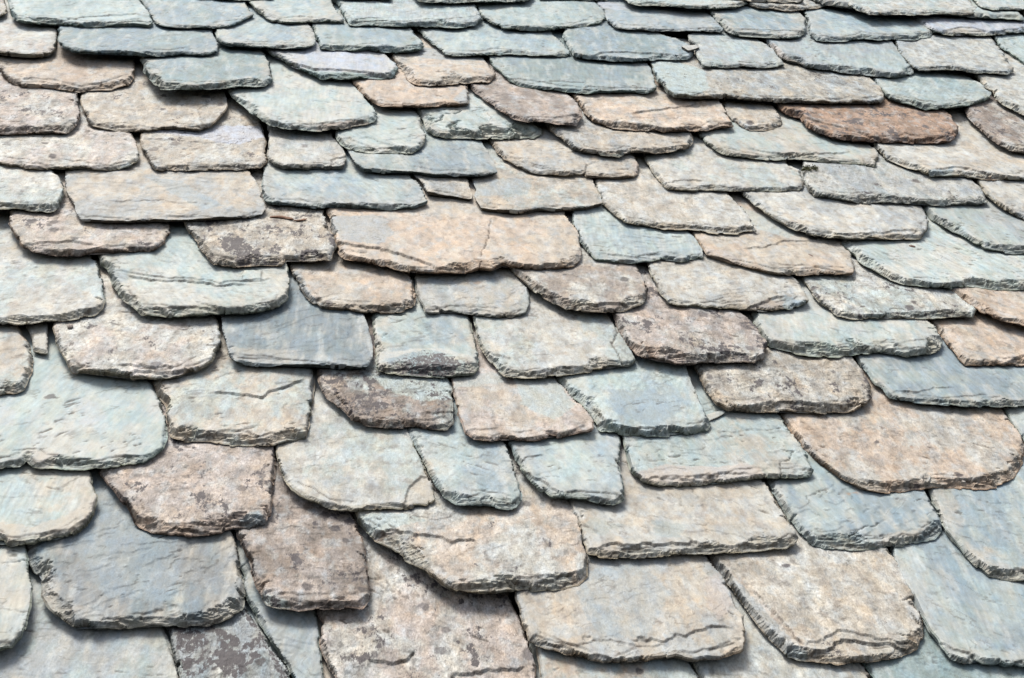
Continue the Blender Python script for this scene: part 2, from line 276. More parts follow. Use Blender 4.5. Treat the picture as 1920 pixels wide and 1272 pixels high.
r8b|GC|0|15|b|172 470,183 488,190 505,205 525,222 560,250 582,260 594,320 599,380 596,430 594,480 591,525 580,541 568,544 550,540 510,522 488|wide mint-white slate with a long ragged step across its upper part
r8c|TP|.12|13|b|538 490,543 507,550 525,562 545,580 570,600 582,640 585,680 589,710 590,750 588,780 578,780 555,772 530,760 505|tan slate with a grey slanting left side below the black-blotched one
r8d|ST|.02|12|b|768 508,775 530,778 550,785 570,797 590,830 590,870 593,920 597,960 601,988 592,993 578,990 550,980 535,955 505|grey slate with tan veins and a small red stain, below the very wide cracked one
r8e|CN|.35|14|b|945 495,957 512,975 530,1000 550,1030 568,1060 583,1090 588,1130 589,1170 587,1200 580,1215 565,1212 540,1200 515,1180 488|cream slate with brown grain and a deeply chipped slanting lower left side
r8f|CT|.1|15|b|1208 484,1212 500,1218 520,1230 545,1250 572,1270 578,1320 582,1370 583,1410 586,1440 589,1470 582,1485 583,1517 572,1505 545,1495 530,1465 510|cream slate with a blue-grey chip on its lower right corner
r8g|CG|.6|14|b|1494 508,1501 524,1510 540,1525 560,1545 580,1570 595,1590 601,1650 601,1720 601,1780 597,1825 599,1830 588,1805 568,1775 542|white slate peppered with black specks, below the very large pale green one
r8h|PT|.05|12|b|1770 540,1787 554,1810 572,1840 590,1880 605,1920 618,1945 622,1945 540|peach slate cut off by the right edge, below the very large pale green one
r9a|TG|.05|13|b|-20 612,-20 745,0 745,30 743,48 735,54 722,62 700,64 675,58 655,45 635,35 608|beige slate corner at the left edge beside the small tucked-in stone
r9b|CT|.02|12|b|40 590,44 606,52 624,60 642,62 662,76 666,90 667,91 640,91 590|small square stone tucked in the joint under the large cream-green slate
r9c|CK|.4|17|b|96 598,98 615,100 635,108 660,118 680,134 702,190 710,240 716,290 716,325 714,365 704,398 687,415 660,416 645,412 620,400 592|thick cream-pink slate with a deep layered rounded lower edge
r9d|BB|.02|14|u|410 590,413 605,415 620,420 645,428 675,440 685,480 690,540 692,600 694,660 698,690 697,699 680,698 650,690 620,683 605,670 584|blue slate with a thick black cut lower edge
r9e|GB|.05|14|b|694 585,696 602,700 640,703 680,705 700,730 706,780 709,840 711,890 706,900 695,899 680,892 650,885 615,876 590|green slate whose lower edge is covered by a dark grey lichen band
r9f|CG|.05|14|b|880 588,888 606,893 635,905 665,925 690,945 708,990 712,1030 710,1070 705,1130 697,1175 692,1192 682,1188 668,1170 640,1150 605,1132 580|large cream-blue slate with a strip split off along its right side
r9g|KC|.7|16|b|1140 580,1148 602,1160 625,1175 650,1195 672,1230 682,1290 689,1320 684,1370 682,1415 685,1432 678,1440 655,1430 640,1410 612,1395 600,1365 580|pink-brown slate freckled with dark lichen and a warped lower edge
r9h|GC|.02|15|b|1400 580,1409 597,1412 615,1430 640,1440 655,1470 662,1520 670,1570 673,1600 668,1650 664,1700 672,1740 668,1768 658,1770 645,1755 625,1722 598|long pale grey-green slate with a wavy layered edge, right of the freckled pink-brown one
r9i|PT|.1|12|b|1728 592,1744 608,1760 630,1775 650,1795 675,1808 687,1850 690,1945 690,1945 612|sandy pink slate cut off by the right edge, below the peach one
r10a|GC|.08|14|b|-20 700,-20 885,30 882,50 868,62 880,100 882,150 884,210 880,270 873,290 862,308 845,315 815,313 790,305 760,290 730,262 700|very large grey-green slate at the left edge with a small notch in its lower edge
r10b|TG|.05|15|b|272 700,286 722,297 750,308 775,318 815,322 825,345 832,380 830,395 831,420 838,470 840,500 842,540 832,575 826,582 815,585 780,590 740,590 690|sandy slate with a raised wavy vein and bluish lower right edge
r10c|NG|.8|13|b|590 690,592 708,597 727,612 750,640 775,660 795,690 802,740 806,790 805,835 811,850 800,852 780,850 740,843 715,832 694|slate blotched with grey and peach lichen, green at its upper right
r10d|KT|.02|10|b|840 694,844 714,850 750,855 780,865 800,870 818,890 828,940 831,1000 831,1060 822,1110 812,1113 795,1095 770,1070 745,1048 722,1025 700|smooth pinkish slate shading to green, straight slanted right side
r10e|GB|0|15|b|1030 700,1042 717,1060 742,1090 768,1115 798,1125 812,1160 818,1220 822,1270 820,1325 812,1333 800,1332 790,1320 770,1300 735,1290 712,1285 682|very pale slate with a blue-grey centre beside a loose splinter
r10f|TC|.65|15|b|1292 685,1304 706,1320 735,1340 765,1360 775,1420 778,1480 778,1540 780,1600 776,1625 768,1634 755,1632 735,1620 715,1605 690,1585 664|sandy slate with black flecks and a thick grained lower edge
r10g|BG|.02|10|b|1590 660,1604 678,1620 700,1640 725,1665 748,1690 755,1740 760,1800 765,1860 766,1945 765,1945 680|smooth blue slate cut off by the right edge
r10h|PC|.2|14|b|1452 768,1466 789,1480 812,1505 845,1540 875,1580 905,1610 920,1650 928,1700 924,1760 918,1820 920,1870 918,1900 900,1918 870,1922 845,1905 810,1890 790,1872 760|huge rounded pink-cream slate at the right, with a small orange dot
r10i|GB|0|11|b|1872 758,1884 778,1895 800,1915 826,1930 842,1960 870,1990 880,1990 750|pale green slate corner at the right edge above the huge pink-cream one
r11a|GT|.05|14|b|-20 875,-20 1028,20 1028,70 1024,110 1018,140 1008,165 990,178 970,185 945,182 920,172 895,155 870|half-round grey-green slate at the left edge with beige lower rim
r11b|KP|.6|15|b|168 870,183 890,200 915,225 945,250 985,260 995,290 1006,330 1012,370 1010,410 1005,440 998,470 998,500 990,508 970,514 930,517 890,517 850,514 832|pink slate with scattered dark spots, bluish flakes on its lower right corner
r11c|CG|.02|12|b|514 832,518 852,522 880,530 905,545 925,580 945,620 958,660 962,700 960,750 958,800 953,818 943,812 910,800 890,780 850,765 810|large pale grey-green slate with a curved tan flake scar at its lower right
r11d|BG|.02|10|b|755 800,766 822,785 855,802 890,812 910,830 935,855 950,900 953,950 958,970 956,981 942,975 910,965 880,950 845,938 818|blue-grey streaked slate with brown left corner, between two paler ones in the lower middle
r11e|GB|0|15|b|940 815,950 835,962 860,975 885,990 905,1010 925,1035 940,1080 940,1120 945,1150 950,1170 944,1170 920,1163 880,1163 850,1160 810|small light blue slate with a scalloped lower left edge
r11f|GT|.03|14|b|1160 806,1163 824,1170 850,1180 885,1200 910,1235 916,1290 915,1350 912,1400 905,1430 900,1490 902,1520 898,1525 890,1515 865,1490 830,1468 795,1448 772|wide blue-green slate with a tan band along its lower edge
r12a|SB|.02|17|b|30 1000,45 1032,55 1065,75 1100,80 1130,100 1160,135 1186,190 1186,250 1182,310 1180,380 1178,430 1165,460 1145,462 1130,455 1080,445 1030,430 990|very large grey-blue slate near the lower left corner, dented with many small nicks
r12b|KN|.6|16|b|430 980,442 1005,455 1037,470 1080,487 1122,500 1138,530 1146,560 1148,600 1146,650 1146,680 1146,695 1126,692 1090,686 1050,676 1006,664 975,652 955|pink-brown slate with round grey lichen discs and a green-grey lower left edge
r12c|CP|.42|15|b|648 945,662 967,675 990,700 1020,740 1040,790 1075,840 1110,880 1117,930 1118,990 1112,1040 1110,1085 1100,1102 1085,1103 1060,1098 1020,1085 985,1060 935|wide cream slate with an ochre-ended split at its upper left and a long slanted edge
r12d|CT|.02|11|b|1058 932,1064 952,1070 972,1085 1000,1098 1035,1100 1045,1140 1050,1200 1050,1260 1045,1320 1042,1380 1040,1440 1035,1490 1028,1497 1015,1480 985,1455 945,1422 894|smooth beige slate with a beaded crumbly lower edge
r12e|BG|.02|14|b|1422 888,1438 912,1455 940,1480 985,1500 1012,1525 1028,1560 1033,1610 1035,1660 1032,1710 1025,1755 1012,1766 1000,1766 990,1755 965,1745 945,1726 915|blue slate with fine pale scratches and an orange stain near its top
r12f|BG|.02|13|b|1735 920,1750 954,1770 1002,1790 1027,1805 1045,1825 1065,1850 1085,1880 1090,1915 1095,1945 1100,1945 880|blue and white streaked slate cut off by the right edge, with a sandy lower rim
r13a|GC|.02|14|b|-20 1010,-20 1232,0 1228,25 1220,45 1200,58 1160,62 1110,58 1075,50 1040,38 1005|pale green slate at the left edge of the lower left corner
r13b|SG|.1|13|b|-20 1190,-20 1340,120 1345,300 1350,345 1340,338 1275,330 1240,318 1200,300 1165|grey-green mottled slate cut off by the bottom edge at the lower left corner
r13c|SC|1|13|b|305 1165,314 1190,320 1215,336 1275,350 1345,560 1345,545 1275,510 1220,480 1180,455 1130|dark lichen-crusted slate cut off by the bottom edge
r13d|GB|.02|11|b|438 1000,446 1080,462 1134,484 1178,516 1220,550 1275,565 1345,640 1345,610 1290,603 1250,602 1230,600 1190,590 1140|narrow smooth green slate cut off by the bottom edge right of the lichen-crusted one
r13e|KC|.62|15|b|586 1140,600 1180,597 1215,605 1240,620 1270,640 1320,700 1345,960 1345,1005 1310,1008 1270,1000 1230,980 1190,968 1160,955 1125,945 1100|large pink slate with purple-grey mottling cut off by the bottom edge
r13f|TS|.03|13|b|962 1100,965 1125,967 1150,978 1185,990 1208,1030 1225,1080 1235,1130 1247,1180 1250,1230 1244,1265 1240,1300 1246,1350 1242,1393 1230,1397 1200,1393 1165,1378 1148,1370 1120,1350 1085,1330 1062,1300 1030|large grey-tan slate with a thin flaked layer on its right part, near the bottom edge
r13g|TC|.3|17|b|1312 1030,1328 1052,1348 1082,1370 1110,1395 1148,1420 1183,1450 1215,1470 1235,1510 1243,1560 1252,1620 1248,1670 1240,1720 1225,1733 1205,1728 1170,1715 1130,1695 1085,1670 1050,1640 1015|sandy cream slate with a blue stripe down its left side and a hollow lower edge
r13h|BG|.02|13|b|1660 1010,1669 1040,1675 1070,1695 1105,1720 1150,1735 1185,1755 1210,1780 1240,1820 1250,1870 1256,1945 1258,1945 1075|large pale blue slate cut off by the right edge in the lower right corner
r14a|PG|.1|12|b|1000 1190,1005 1240,1012 1290,1030 1345,1335 1345,1308 1275,1290 1250,1262 1225|peach and green slate cut off by the bottom edge under the large flaked grey-tan one
r14b|CT|.1|12|b|1296 1235,1305 1275,1325 1345,1660 1345,1635 1290,1615 1255,1590 1230|cream slate cut off by the bottom edge under the sandy blue-striped one
r14c|HG|.02|12|b|1600 1228,1618 1252,1640 1290,1660 1345,1945 1345,1945 1230|grey-green slate cut off by the bottom edge in the lower right corner
'''
FEATS = '''
r1b|s|2|30 40,120 37,200 28,255 26,282 34
r1d|s|1.5|500 36,560 31,600 33,640 41
r1h|s|2|1370 52,1420 56,1470 56,1510 60
r1g|p|L|.6|1110 -5,1150 5,1185 14,1165 20,1125 14
r1j|s|2.5|1740 66,1790 52,1820 50,1860 58,1930 60
r1j|p|T|.8|1748 66,1775 55,1815 49,1860 59,1945 58,1945 75,1760 72
r1e|s|1|800 40,850 34,900 30
r1f|s|1.5|900 42,980 50,1060 48,1120 40
r2d|s|2.5|600 85,640 84,700 90,760 92,795 88
r2f|s|3|1068 98,1110 102,1150 96,1200 98,1250 100,1295 104
r2b|s|1.5|112 84,125 86,135 95
r2c|s|1.5|420 82,480 82,540 84,592 84
r2h|p|K|.9|1425 70,1450 80,1475 105,1500 112,1520 122,1505 130,1475 121,1440 98
r2i|p|S|.9|1680 85,1692 92,1722 120,1730 133,1712 133,1690 108,1678 95
r3a|s|2|20 150,60 146,110 152,150 160,200 150,240 140
r3a|p|R|.35|110 100,160 105,170 150,120 160,105 125
r3b|s|2.5|270 140,300 158,360 160,430 157,500 152
r3c|s|4|505 103,545 116,590 128,640 131,700 135,728 140,742 128
r3c|p|H|.95|495 90,520 108,560 122,600 131,650 133,700 137,728 139,742 124,752 130,752 165,480 160
r3d|p|S|.75|725 90,800 110,860 115,920 112,900 100,720 80
r3e|s|2|950 145,1000 150,1060 160,1110 163,1170 165
r3e|p|H|.9|1030 152,1100 155,1090 170,1060 168
r3e|i|2|1030 152,1100 155,1090 170,1062 170
r3f|p|G|.85|1205 110,1260 112,1320 130,1330 165,1290 190,1240 175,1220 140
r3f|p|D|.7|1510 128,1560 140,1560 152,1520 150
r3f|p|D|.6|1500 184,1560 184,1570 196,1500 194
r4b|i|1.5|372 206,405 180,428 182,428 215,390 240,376 228
r4b|s|1.5|160 228,220 234,300 238,360 240
r4a|s|1.5|10 252,80 250,130 228,150 222
r4c|s|2|500 228,560 234,600 230,660 224,705 224
r4c|p|N|.85|595 232,650 225,705 222,712 232,640 250,590 250
r4d|p|S|.85|850 185,868 168,885 165,885 195,856 192
r4f|s|3|1180 215,1220 208,1270 200,1330 190
r4f|s|2|1100 225,1180 232,1250 240,1300 242
r4g|s|2.5|1400 238,1430 233,1468 230
r4h|s|3|1490 218,1540 228,1590 240,1640 258,1700 260,1790 252
r4e|s|2|980 218,1040 218,1090 214
r5a|s|2|30 310,120 312,200 310,250 303
r5a|p|B|.8|215 312,262 300,262 318,220 326
r5b|p|L|.95|262 246,320 254,370 256,400 266,450 270,500 255,500 235,262 235
r5b|s|1.2|270 262,320 262,380 268,440 266
r5c|p|D|.7|618 298,655 290,655 325,625 325
r5c|i|3|618 300,655 290,655 325,630 325
r5d|s|2|684 252,720 268,775 278
r5d|s|2|652 256,680 268,705 277
r5d|s|1.5|648 260,660 272,690 284,750 284
r5e|s|3|834 248,900 248,970 252,1015 248
r5e|i|1.5|885 210,905 205,922 222,918 230,900 222
r5f|p|D|.5|1095 244,1130 262,1128 270,1092 252
r5f|p|H|.7|1060 276,1150 284,1240 284,1300 270,1300 296,1070 298
r5g|s|2.5|1400 275,1440 284,1500 288,1560 288,1600 284
r5h|p|B|.8|1740 320,1790 313,1785 338,1740 336
r5h|p|N|.8|1790 326,1880 334,1945 340,1945 350,1790 342
r5h|p|R|.8|1845 330,1855 326,1872 330,1875 336,1855 337
r5h|s|2.5|1745 318,1800 314,1860 326,1930 334
r6a|s|2|0 392,60 388,100 382,120 365
r6b|p|B|.55|270 330,340 340,420 385,380 395,300 350
r6c|s|1.8|500 378,560 382,640 384,720 384,790 384
r6g|s|2|1095 325,1100 310,1112 302
r6g|p|K|.8|1185 300,1200 305,1200 330,1190 325
r6h|s|1.5|1225 345,1290 340,1320 338
r6f|p|B|.5|880 338,1000 335,990 365,890 368
r6i|s|2|1600 372,1640 368,1655 364
r6i|s|2|1530 366,1600 376,1700 382,1840 380
r7a|s|2.5|32 455,80 454,130 452,190 460
r7a|s|2.5|60 468,140 472,200 470,300 460
r7b|p|D|.85|500 465,520 455,532 465,525 478,508 480
r7b|p|D|.85|400 442,425 444,425 452,405 452
r7b|p|D|.85|545 467,562 467,562 474,548 473
r7b|p|D|.8|588 472,605 472,605 478,590 477
r7b|p|D|.8|535 431,548 431,545 436
r7b|p|D|.6|345 425,400 425,450 415,500 408,440 432,380 440
r7b|s|2|390 475,440 485,480 490,520 492
r7c|c|1.6|922 408,918 430,917 445,908 465,902 480,900 495,896 508
r7c|s|3.5|618 448,660 458,700 464,740 472,780 484,830 508
r7c|p|S|.8|612 405,720 405,740 440,710 460,640 450
r7c|s|2|830 494,880 502,960 503,1040 503,1090 485
r7d|s|1.5|1105 470,1160 478,1240 482,1320 484
r7e|s|1.5|1160 415,1240 420,1320 424,1400 430
r7f|s|2.5|1440 408,1500 425,1540 434,1600 440,1680 434,1735 430
r7f|p|T|.8|1630 440,1690 434,1700 444,1640 450
r7g|s|3.5|1738 402,1775 426,1800 436,1830 452,1860 458,1945 462
r7g|p|S|.8|1735 402,1775 424,1800 434,1830 450,1860 458,1945 460,1945 485,1840 475,1735 420
r7h|s|2|1390 464,1430 464,1470 452,1520 452
r7h|p|K|.6|1315 465,1360 470,1420 505,1380 505,1320 488
r7h|p|G|.6|1370 380,1500 430,1480 448,1420 430,1390 400
r7i|s|2|1640 500,1700 524,1780 532,1880 536,1945 528
r8a|s|2.5|0 606,60 598,130 590,190 575
r8b|s|3|230 510,265 520,300 524,350 526,400 530,470 533
r8b|i|-2|455 505,490 508,490 528,455 526
r8b|s|2|240 570,300 590,400 586,480 576,535 565
r8b|p|B|.5|185 495,240 505,240 530,200 520
r8c|s|2|640 576,670 570,700 578,760 568
r8c|p|S|.9|543 505,565 512,580 545,600 565,615 570,600 588,570 565,548 530
r8d|s|2|800 572,860 586,920 590,990 585
r8d|p|R|.6|886 530,895 528,902 532,894 536
r8e|s|4|985 535,1030 552,1060 572,1100 568,1150 568,1210 562
r8e|p|N|.6|985 537,1060 573,1100 570,1200 565,1200 590,1060 590,990 560
r8f|p|B|.9|1470 555,1517 565,1517 580,1490 584,1465 570
r8f|p|N|.7|1390 578,1440 560,1470 562,1475 590,1390 592
r8f|s|3|1260 568,1330 576,1400 576,1450 560,1480 554
r8g|s|2|1540 570,1570 584,1620 592,1720 588,1800 580
r9a|s|2|0 736,30 732,55 722
r9c|s|4|125 684,180 695,230 698,280 692,340 692,390 682
r9c|s|2.5|220 680,270 686,330 686
r9d|p|T|.4|430 650,560 655,560 680,440 672
r9e|p|D|.72|700 688,745 670,770 660,805 655,850 668,890 682,900 700,890 712,705 708
r9e|p|C|.8|705 660,780 654,830 652,885 668,860 670,800 655,750 668,705 680
r9e|s|3|705 690,760 686,800 692,860 702
r9f|c|2|1150 600,1158 625,1148 645,1160 668,1175 688
r9f|s|3|940 694,990 700,1020 690,1060 690,1120 688,1170 680
r9f|s|1.5|910 660,940 666,962 671
r9g|s|3|1310 665,1360 658,1420 665
r9h|s|3|1440 655,1500 660,1560 658,1620 652,1720 652
r9h|s|1.5|1485 638,1540 648,1590 654,1640 648,1700 645
r9i|s|2|1800 676,1860 678,1945 680
r10a|s|2|70 878,160 876,230 868,290 866
r10a|p|L|.35|-20 740,30 770,25 800,-20 805
r10a|p|L|.3|145 740,190 760,200 790,150 800
r10a|p|K|.4|50 840,110 850,90 880,40 880
r10b|s|3|392 735,440 738,490 745,520 730,575 708
r10b|s|2|330 818,400 808,440 803,480 815,580 805
r10b|p|B|.8|520 820,580 808,580 830,500 845
r10c|s|2|640 780,700 796,760 790,848 778
r10c|p|G|.85|700 705,840 700,850 750,790 755,720 730
r10c|s|2|795 775,850 772
r10d|p|G|.7|960 700,1040 710,1080 760,1040 790,980 760
r10d|p|G|.5|850 700,960 700,940 720,850 730
r10d|s|1.5|880 822,960 820,1040 816,1110 808
r10e|p|B|.8|1140 730,1230 730,1280 770,1230 800,1150 775
r10e|s|3|1105 755,1140 795,1180 800,1260 802,1330 795
r10e|p|G|.6|1045 720,1065 735,1110 775,1120 805,1100 790
r10f|s|3.5|1380 765,1440 755,1500 752,1560 758,1630 752
r10f|s|2|1310 710,1340 730,1370 758,1400 764
r10g|s|1|1690 735,1740 730,1790 727
r10h|p|R|.8|1706 836,1713 834,1717 840,1708 841
r10h|s|3|1600 895,1660 908,1740 905,1830 900,1910 870
r10h|p|N|.4|1620 855,1660 855,1655 880,1625 875
r11a|p|T|.7|-20 975,60 985,130 965,180 930,185 960,130 1020,-20 1035
r11a|s|2.5|0 1015,60 1008,130 990,170 965
r11b|s|3|205 928,235 935,255 965,262 985
r11b|s|2.5|300 998,330 985,400 995,440 980,510 975
r11b|p|B|.8|450 970,480 958,512 975,505 992,455 1000
r11c|i|3|758 945,765 915,790 893,806 893,820 940,800 955,757 955
r11c|p|T|.8|756 945,765 915,790 890,806 893,820 940,800 960,756 958
r11c|s|2|560 935,640 950,720 952,800 945
r11d|p|T|.7|770 825,790 855,815 870,815 905,790 870
r11d|s|1.5|840 940,900 946,960 950
r11e|s|2.5|970 880,1010 895,1060 930,1110 930,1165 940
r11e|s|1.5|975 860,1000 855,1020 850
r11f|p|K|.7|1180 890,1240 872,1330 875,1400 868,1430 880,1440 895,1350 915,1220 918
r11f|c|1.6|1462 845,1490 850,1480 862,1464 865,1463 895
r11f|s|2|1200 895,1300 895,1380 885,1420 890
r12a|s|3|180 1165,220 1163,240 1175,290 1172,350 1162,460 1143
r12a|p|B|.4|170 900,340 930,330 1130,190 1120,130 1010,180 950
r12a|s|1.5|85 1105,110 1120,140 1150
r12b|s|3.5|490 1112,530 1122,560 1140
r12b|p|G|.85|488 1108,540 1125,560 1150,490 1150
r12b|p|D|.6|560 1020,575 1012,592 1020,585 1035,565 1036
r12b|p|D|.55|510 968,535 963,552 978,535 990,512 985
r12b|p|D|.5|500 1050,515 1048,518 1060,504 1062
r12c|s|3|680 1002,740 998,800 1000,850 1012,900 1010
r12c|p|R|.55|698 1003,720 996,732 1000,706 1010
r12c|p|G|.8|660 965,760 962,800 975,720 998,690 995
r12c|s|3|720 1048,790 1085,860 1105,950 1105,1040 1090,1100 1082
r12d|s|3|1100 1028,1160 1020,1220 1024,1290 1018,1360 1020,1490 1015
r12d|p|H|.4|1100 970,1170 985,1130 1005,1090 995
r12d|p|H|.4|1220 975,1290 985,1270 1010,1230 1010
r12e|s|3|1500 1008,1560 1020,1640 1018,1700 1010,1760 998
r12e|c|2|1590 1004,1612 1000,1622 986,1650 980
r12e|p|R|.8|1590 925,1606 920,1610 924,1592 928
r12e|p|T|.6|1560 1010,1640 1020,1660 1000,1740 990,1700 1020,1580 1035
r12f|p|T|.85|1790 1030,1830 1050,1870 1070,1945 1060,1945 1110,1800 1060
r12f|s|3|1800 1040,1850 1070,1945 1070
r13a|s|2|0 1215,40 1195,60 1150
r13c|p|D|.9|440 1140,470 1150,510 1215,545 1265,530 1280,480 1190
r13e|p|D|.45|850 1100,960 1140,990 1230,900 1190
r13e|s|3|690 1235,740 1245,780 1228
r13e|s|3|820 1275,880 1262,990 1250
r13f|s|2|1180 1195,1240 1198,1330 1178,1380 1172
r13f|c|2|1376 1150,1368 1148
r13f|p|K|.6|1320 1080,1350 1075,1375 1130,1350 1170,1325 1140
r13f|s|3|985 1198,1035 1200,1100 1225,1180 1240,1280 1236
r13f|p|S|.8|985 1195,1035 1196,1036 1214,1000 1212
r13g|s|4|1463 1220,1520 1225,1570 1205,1600 1195,1660 1205,1728 1212
r13g|p|S|.75|1345 1052,1375 1080,1500 1215,1470 1220,1330 1060
r13g|p|B|.8|1460 1215,1510 1208,1520 1225,1500 1240,1470 1235
r13g|p|R|.35|1370 1075,1385 1085,1520 1215,1505 1215
r13h|s|2.5|1770 1245,1830 1240,1890 1246,1945 1240
r13h|s|2|1732 1190,1790 1215,1850 1240
r13g|s|2|1400 1100,1450 1150,1515 1215
r13g|s|2|1500 1210,1560 1190,1590 1180,1650 1196,1725 1205
r7b|p|D|.95|436 452,470 455,478 480,460 500,440 490
r9e|p|D|.9|740 685,780 668,830 660,870 685,850 700,760 702
r13c|p|D|.9|330 1190,370 1180,400 1200,360 1230,325 1220
r11b|p|D|.7|362 865,400 880,412 895,372 890
r11b|p|D|.7|380 965,400 960,402 985,385 985
r13e|p|D|.6|860 1080,920 1100,960 1130,900 1130
r9g|p|D|.6|1165 590,1230 590,1210 620,1170 620
r9c|p|D|.45|115 650,150 645,185 660,160 672,125 668
r13f|p|B|.4|1100 1070,1200 1050,1260 1110,1210 1200,1120 1190,1080 1120
r10c|p|D|.8|640 740,700 735,720 765,680 785,640 770
r10c|p|P|.6|600 705,640 710,640 740,612 740
r3h|s|2|1850 170,1880 188,1930 205
r8b|s|2|200 500,260 512,330 520,420 528,520 522
r6b|s|1|200 380,300 376,400 384
r12c|s|2|960 1085,1020 1078,1090 1070
r10e|s|1.5|1080 770,1110 790,1160 790
r13c|p|D|.95|330 1235,360 1225,372 1245,345 1260
r13c|p|D|.95|395 1240,450 1230,475 1265,420 1272
r12d|s|1.5|1110 1035,1200 1036,1300 1030,1400 1030
'''
# ------------------------------------------------------------------ slates
class S: pass
def parse(s): return [tuple(float(a) for a in p.split()) for p in s.split(',')]
rng = random.Random(11)
slates = []
for line in DATA.strip().splitlines():
    i, cols, lich, t, style, pts, label = line.split('|')
    s = S(); s.id = i; s.cols = cols; s.lich = float(lich); s.t = float(t) / 1000 * rng.uniform(.68, 1.08); s.style = style; s.label = label
    s.px = parse(pts); s.feats = []; s.traced = True
    s.b = 0.075; s.vtop = None; s.ext = 0.17 + rng.uniform(0, .03); s.seed = rng.uniform(0, 500)
    off = 40 + 230 * ((len(slates) * 0.618) % 1.0)
    s.px = [((x - off if x <= -20 else x + off if x >= 1945 else x), y) for x, y in s.px]
    slates.append(s)
BY = {s.id: s for s in slates}
for line in FEATS.strip().splitlines():
    p = line.split('|'); BY[p[0]].feats.append(p[1:])

def slope_z(s, u, v): return s.b * (s.vtop - v) + s.z0
def outline(s):
    """traced pixels -> roof plane polygon, hidden upper part added"""
    if not s.traced: return s.poly
    a = np.array(s.px)
    if s.vtop is None: u, v = pix2plane(a[:, 0], a[:, 1], lambda u, v: 0 * u + 0.028)
    else: u, v = pix2plane(a[:, 0], a[:, 1], lambda u, v: np.maximum(slope_z(s, u, v), 0))
    if s.vtop is None: s.vtop = max(max(v[0], v[-1]) + s.ext, min(v) + .40)
    w = u[-1] - u[0]
    if w < .09: w = 0
    tl = (u[0] + 0.10 * w, s.vtop); tr = (u[-1] - 0.10 * w, s.vtop)
    ml = (u[0] + 0.03 * w, v[0] + 0.3 * (s.vtop - v[0])); mr = (u[-1] - 0.03 * w, v[-1] + 0.3 * (s.vtop - v[-1]))
    return [ml] + list(zip(u, v)) + [mr, tr, tl]
for s in slates:
    s.z0 = 0.0; s.poly = outline(s)

# slates that carry on beyond the frame, so that the roof does not stop at the picture's edge
NLAB = {}
CRS = 'zeroth first second third fourth fifth sixth seventh eighth ninth tenth eleventh twelfth thirteenth fourteenth fifteenth sixteenth seventeenth eighteenth nineteenth twentieth'.split()
def in_course(side, k, n): return '%s from the left in the %s course %s the photo' % (CRS[n + 1], CRS[k + 1], side)
CNAME = dict(G='pale green', B='blue-grey', T='tan', C='cream', P='peach', K='pink', S='grey', H='grey-green')
ORD = 'first second third fourth fifth sixth seventh eighth ninth tenth eleventh twelfth thirteenth fourteenth'.split()
def off_slate(u0, u1, v0, v1, t, cols, where):
    s = S(); s.id = None; s.cols = cols; s.lich = rng.choice([0, 0.05, 0.1, 0.3, 0.45]); s.t = t; s.style = 'b'
    s.label = CNAME[cols[0]] + ' slate ' + where; NLAB[s.label] = NLAB.get(s.label, 0) + 1; s.feats = []; s.traced = False
    s.b = 0.075; s.vtop = v1; s.z0 = 0.0; s.seed = rng.uniform(0, 500)
    w = u1 - u0; h = v1 - v0; r = rng.uniform(0.02, 0.09); r2 = rng.uniform(0.01, 0.05)
    s.poly = [(u0 + .02 * w, v0 + .7 * h), (u0, v0 + .35 * h), (u0 + .1 * r, v0 + r * .9), (u0 + .5 * r, v0 + r * .35), (u0 + r, v0 + rng.uniform(0, .01)),
              (u0 + .5 * w, v0 - rng.uniform(0, .012)), (u1 - r2, v0 + rng.uniform(0, .01)), (u1 - .2 * r2, v0 + r2 * .7), (u1, v0 + .35 * h),
              (u1 - .02 * w, v0 + .7 * h), (u1 - .08 * w, v1), (u0 + .08 * w, v1)]
    slates.append(s)
COLS = ['GH', 'BH', 'GB', 'TS', 'CT', 'PT', 'CG', 'GC', 'SG', 'TC', 'KC']
base = list(slates); nl = nr = 0
for s in sorted(base, key=lambda s: -max(y for x, y in s.px)):
    us = [p[0] for p in s.poly]; vb = min(p[1] for p in s.poly); vt = s.vtop
    xs = [p[0] for p in s.px]
    if min(xs) < -40:
        u = min(us) - 0.01; nl += 1
        for k in range(2):
            w = rng.uniform(.24, .38); off_slate(u - w, u, vb + rng.uniform(-.02, .02), vt, rng.uniform(.011, .015), rng.choice(COLS), '%s past the left edge of the photo in the %s course up' % (ORD[k], CRS[nl])); u -= w + .008
    if max(xs) > 1975:
        u = max(us) + 0.01; nr += 1
        for k in range(2):
            w = rng.uniform(.24, .38); off_slate(u, u + w, vb + rng.uniform(-.02, .02), vt, rng.uniform(.011, .015), rng.choice(COLS), '%s past the right edge of the photo in the %s course up' % (ORD[k], CRS[nr])); u += w + .008
_, v_top0 = pix2plane(np.array([960.0]), np.array([-14.0]), lambda u, v: 0 * u + .03)
_, v_bot0 = pix2plane(np.array([960.0]), np.array([1345.0]), lambda u, v: 0 * u + .03)
for k in range(3):
    u = -1.9 + .17 * (k % 2); n_ = 0
    while u < 2.2:
        w = rng.uniform(.26, .42); v0 = v_top0[0] + .19 * k + rng.uniform(0, .02)
        off_slate(u, u + w, v0, v0 + .38, rng.uniform(.011, .015), rng.choice(COLS), in_course('above', k, n_)); u += w + .008; n_ += 1
for k in range(1, 3):
    u = -1.35 + .15 * (k % 2); n_ = 0
    while u < 1.4:
        w = rng.uniform(.22, .36); v0 = v_bot0[0] - .19 * k + .03 + rng.uniform(-.01, .01)
        off_slate(u, u + w, v0, v0 + .40, rng.uniform(.011, .015), rng.choice(COLS), in_course('below', k - 1, n_)); u += w + .008; n_ += 1

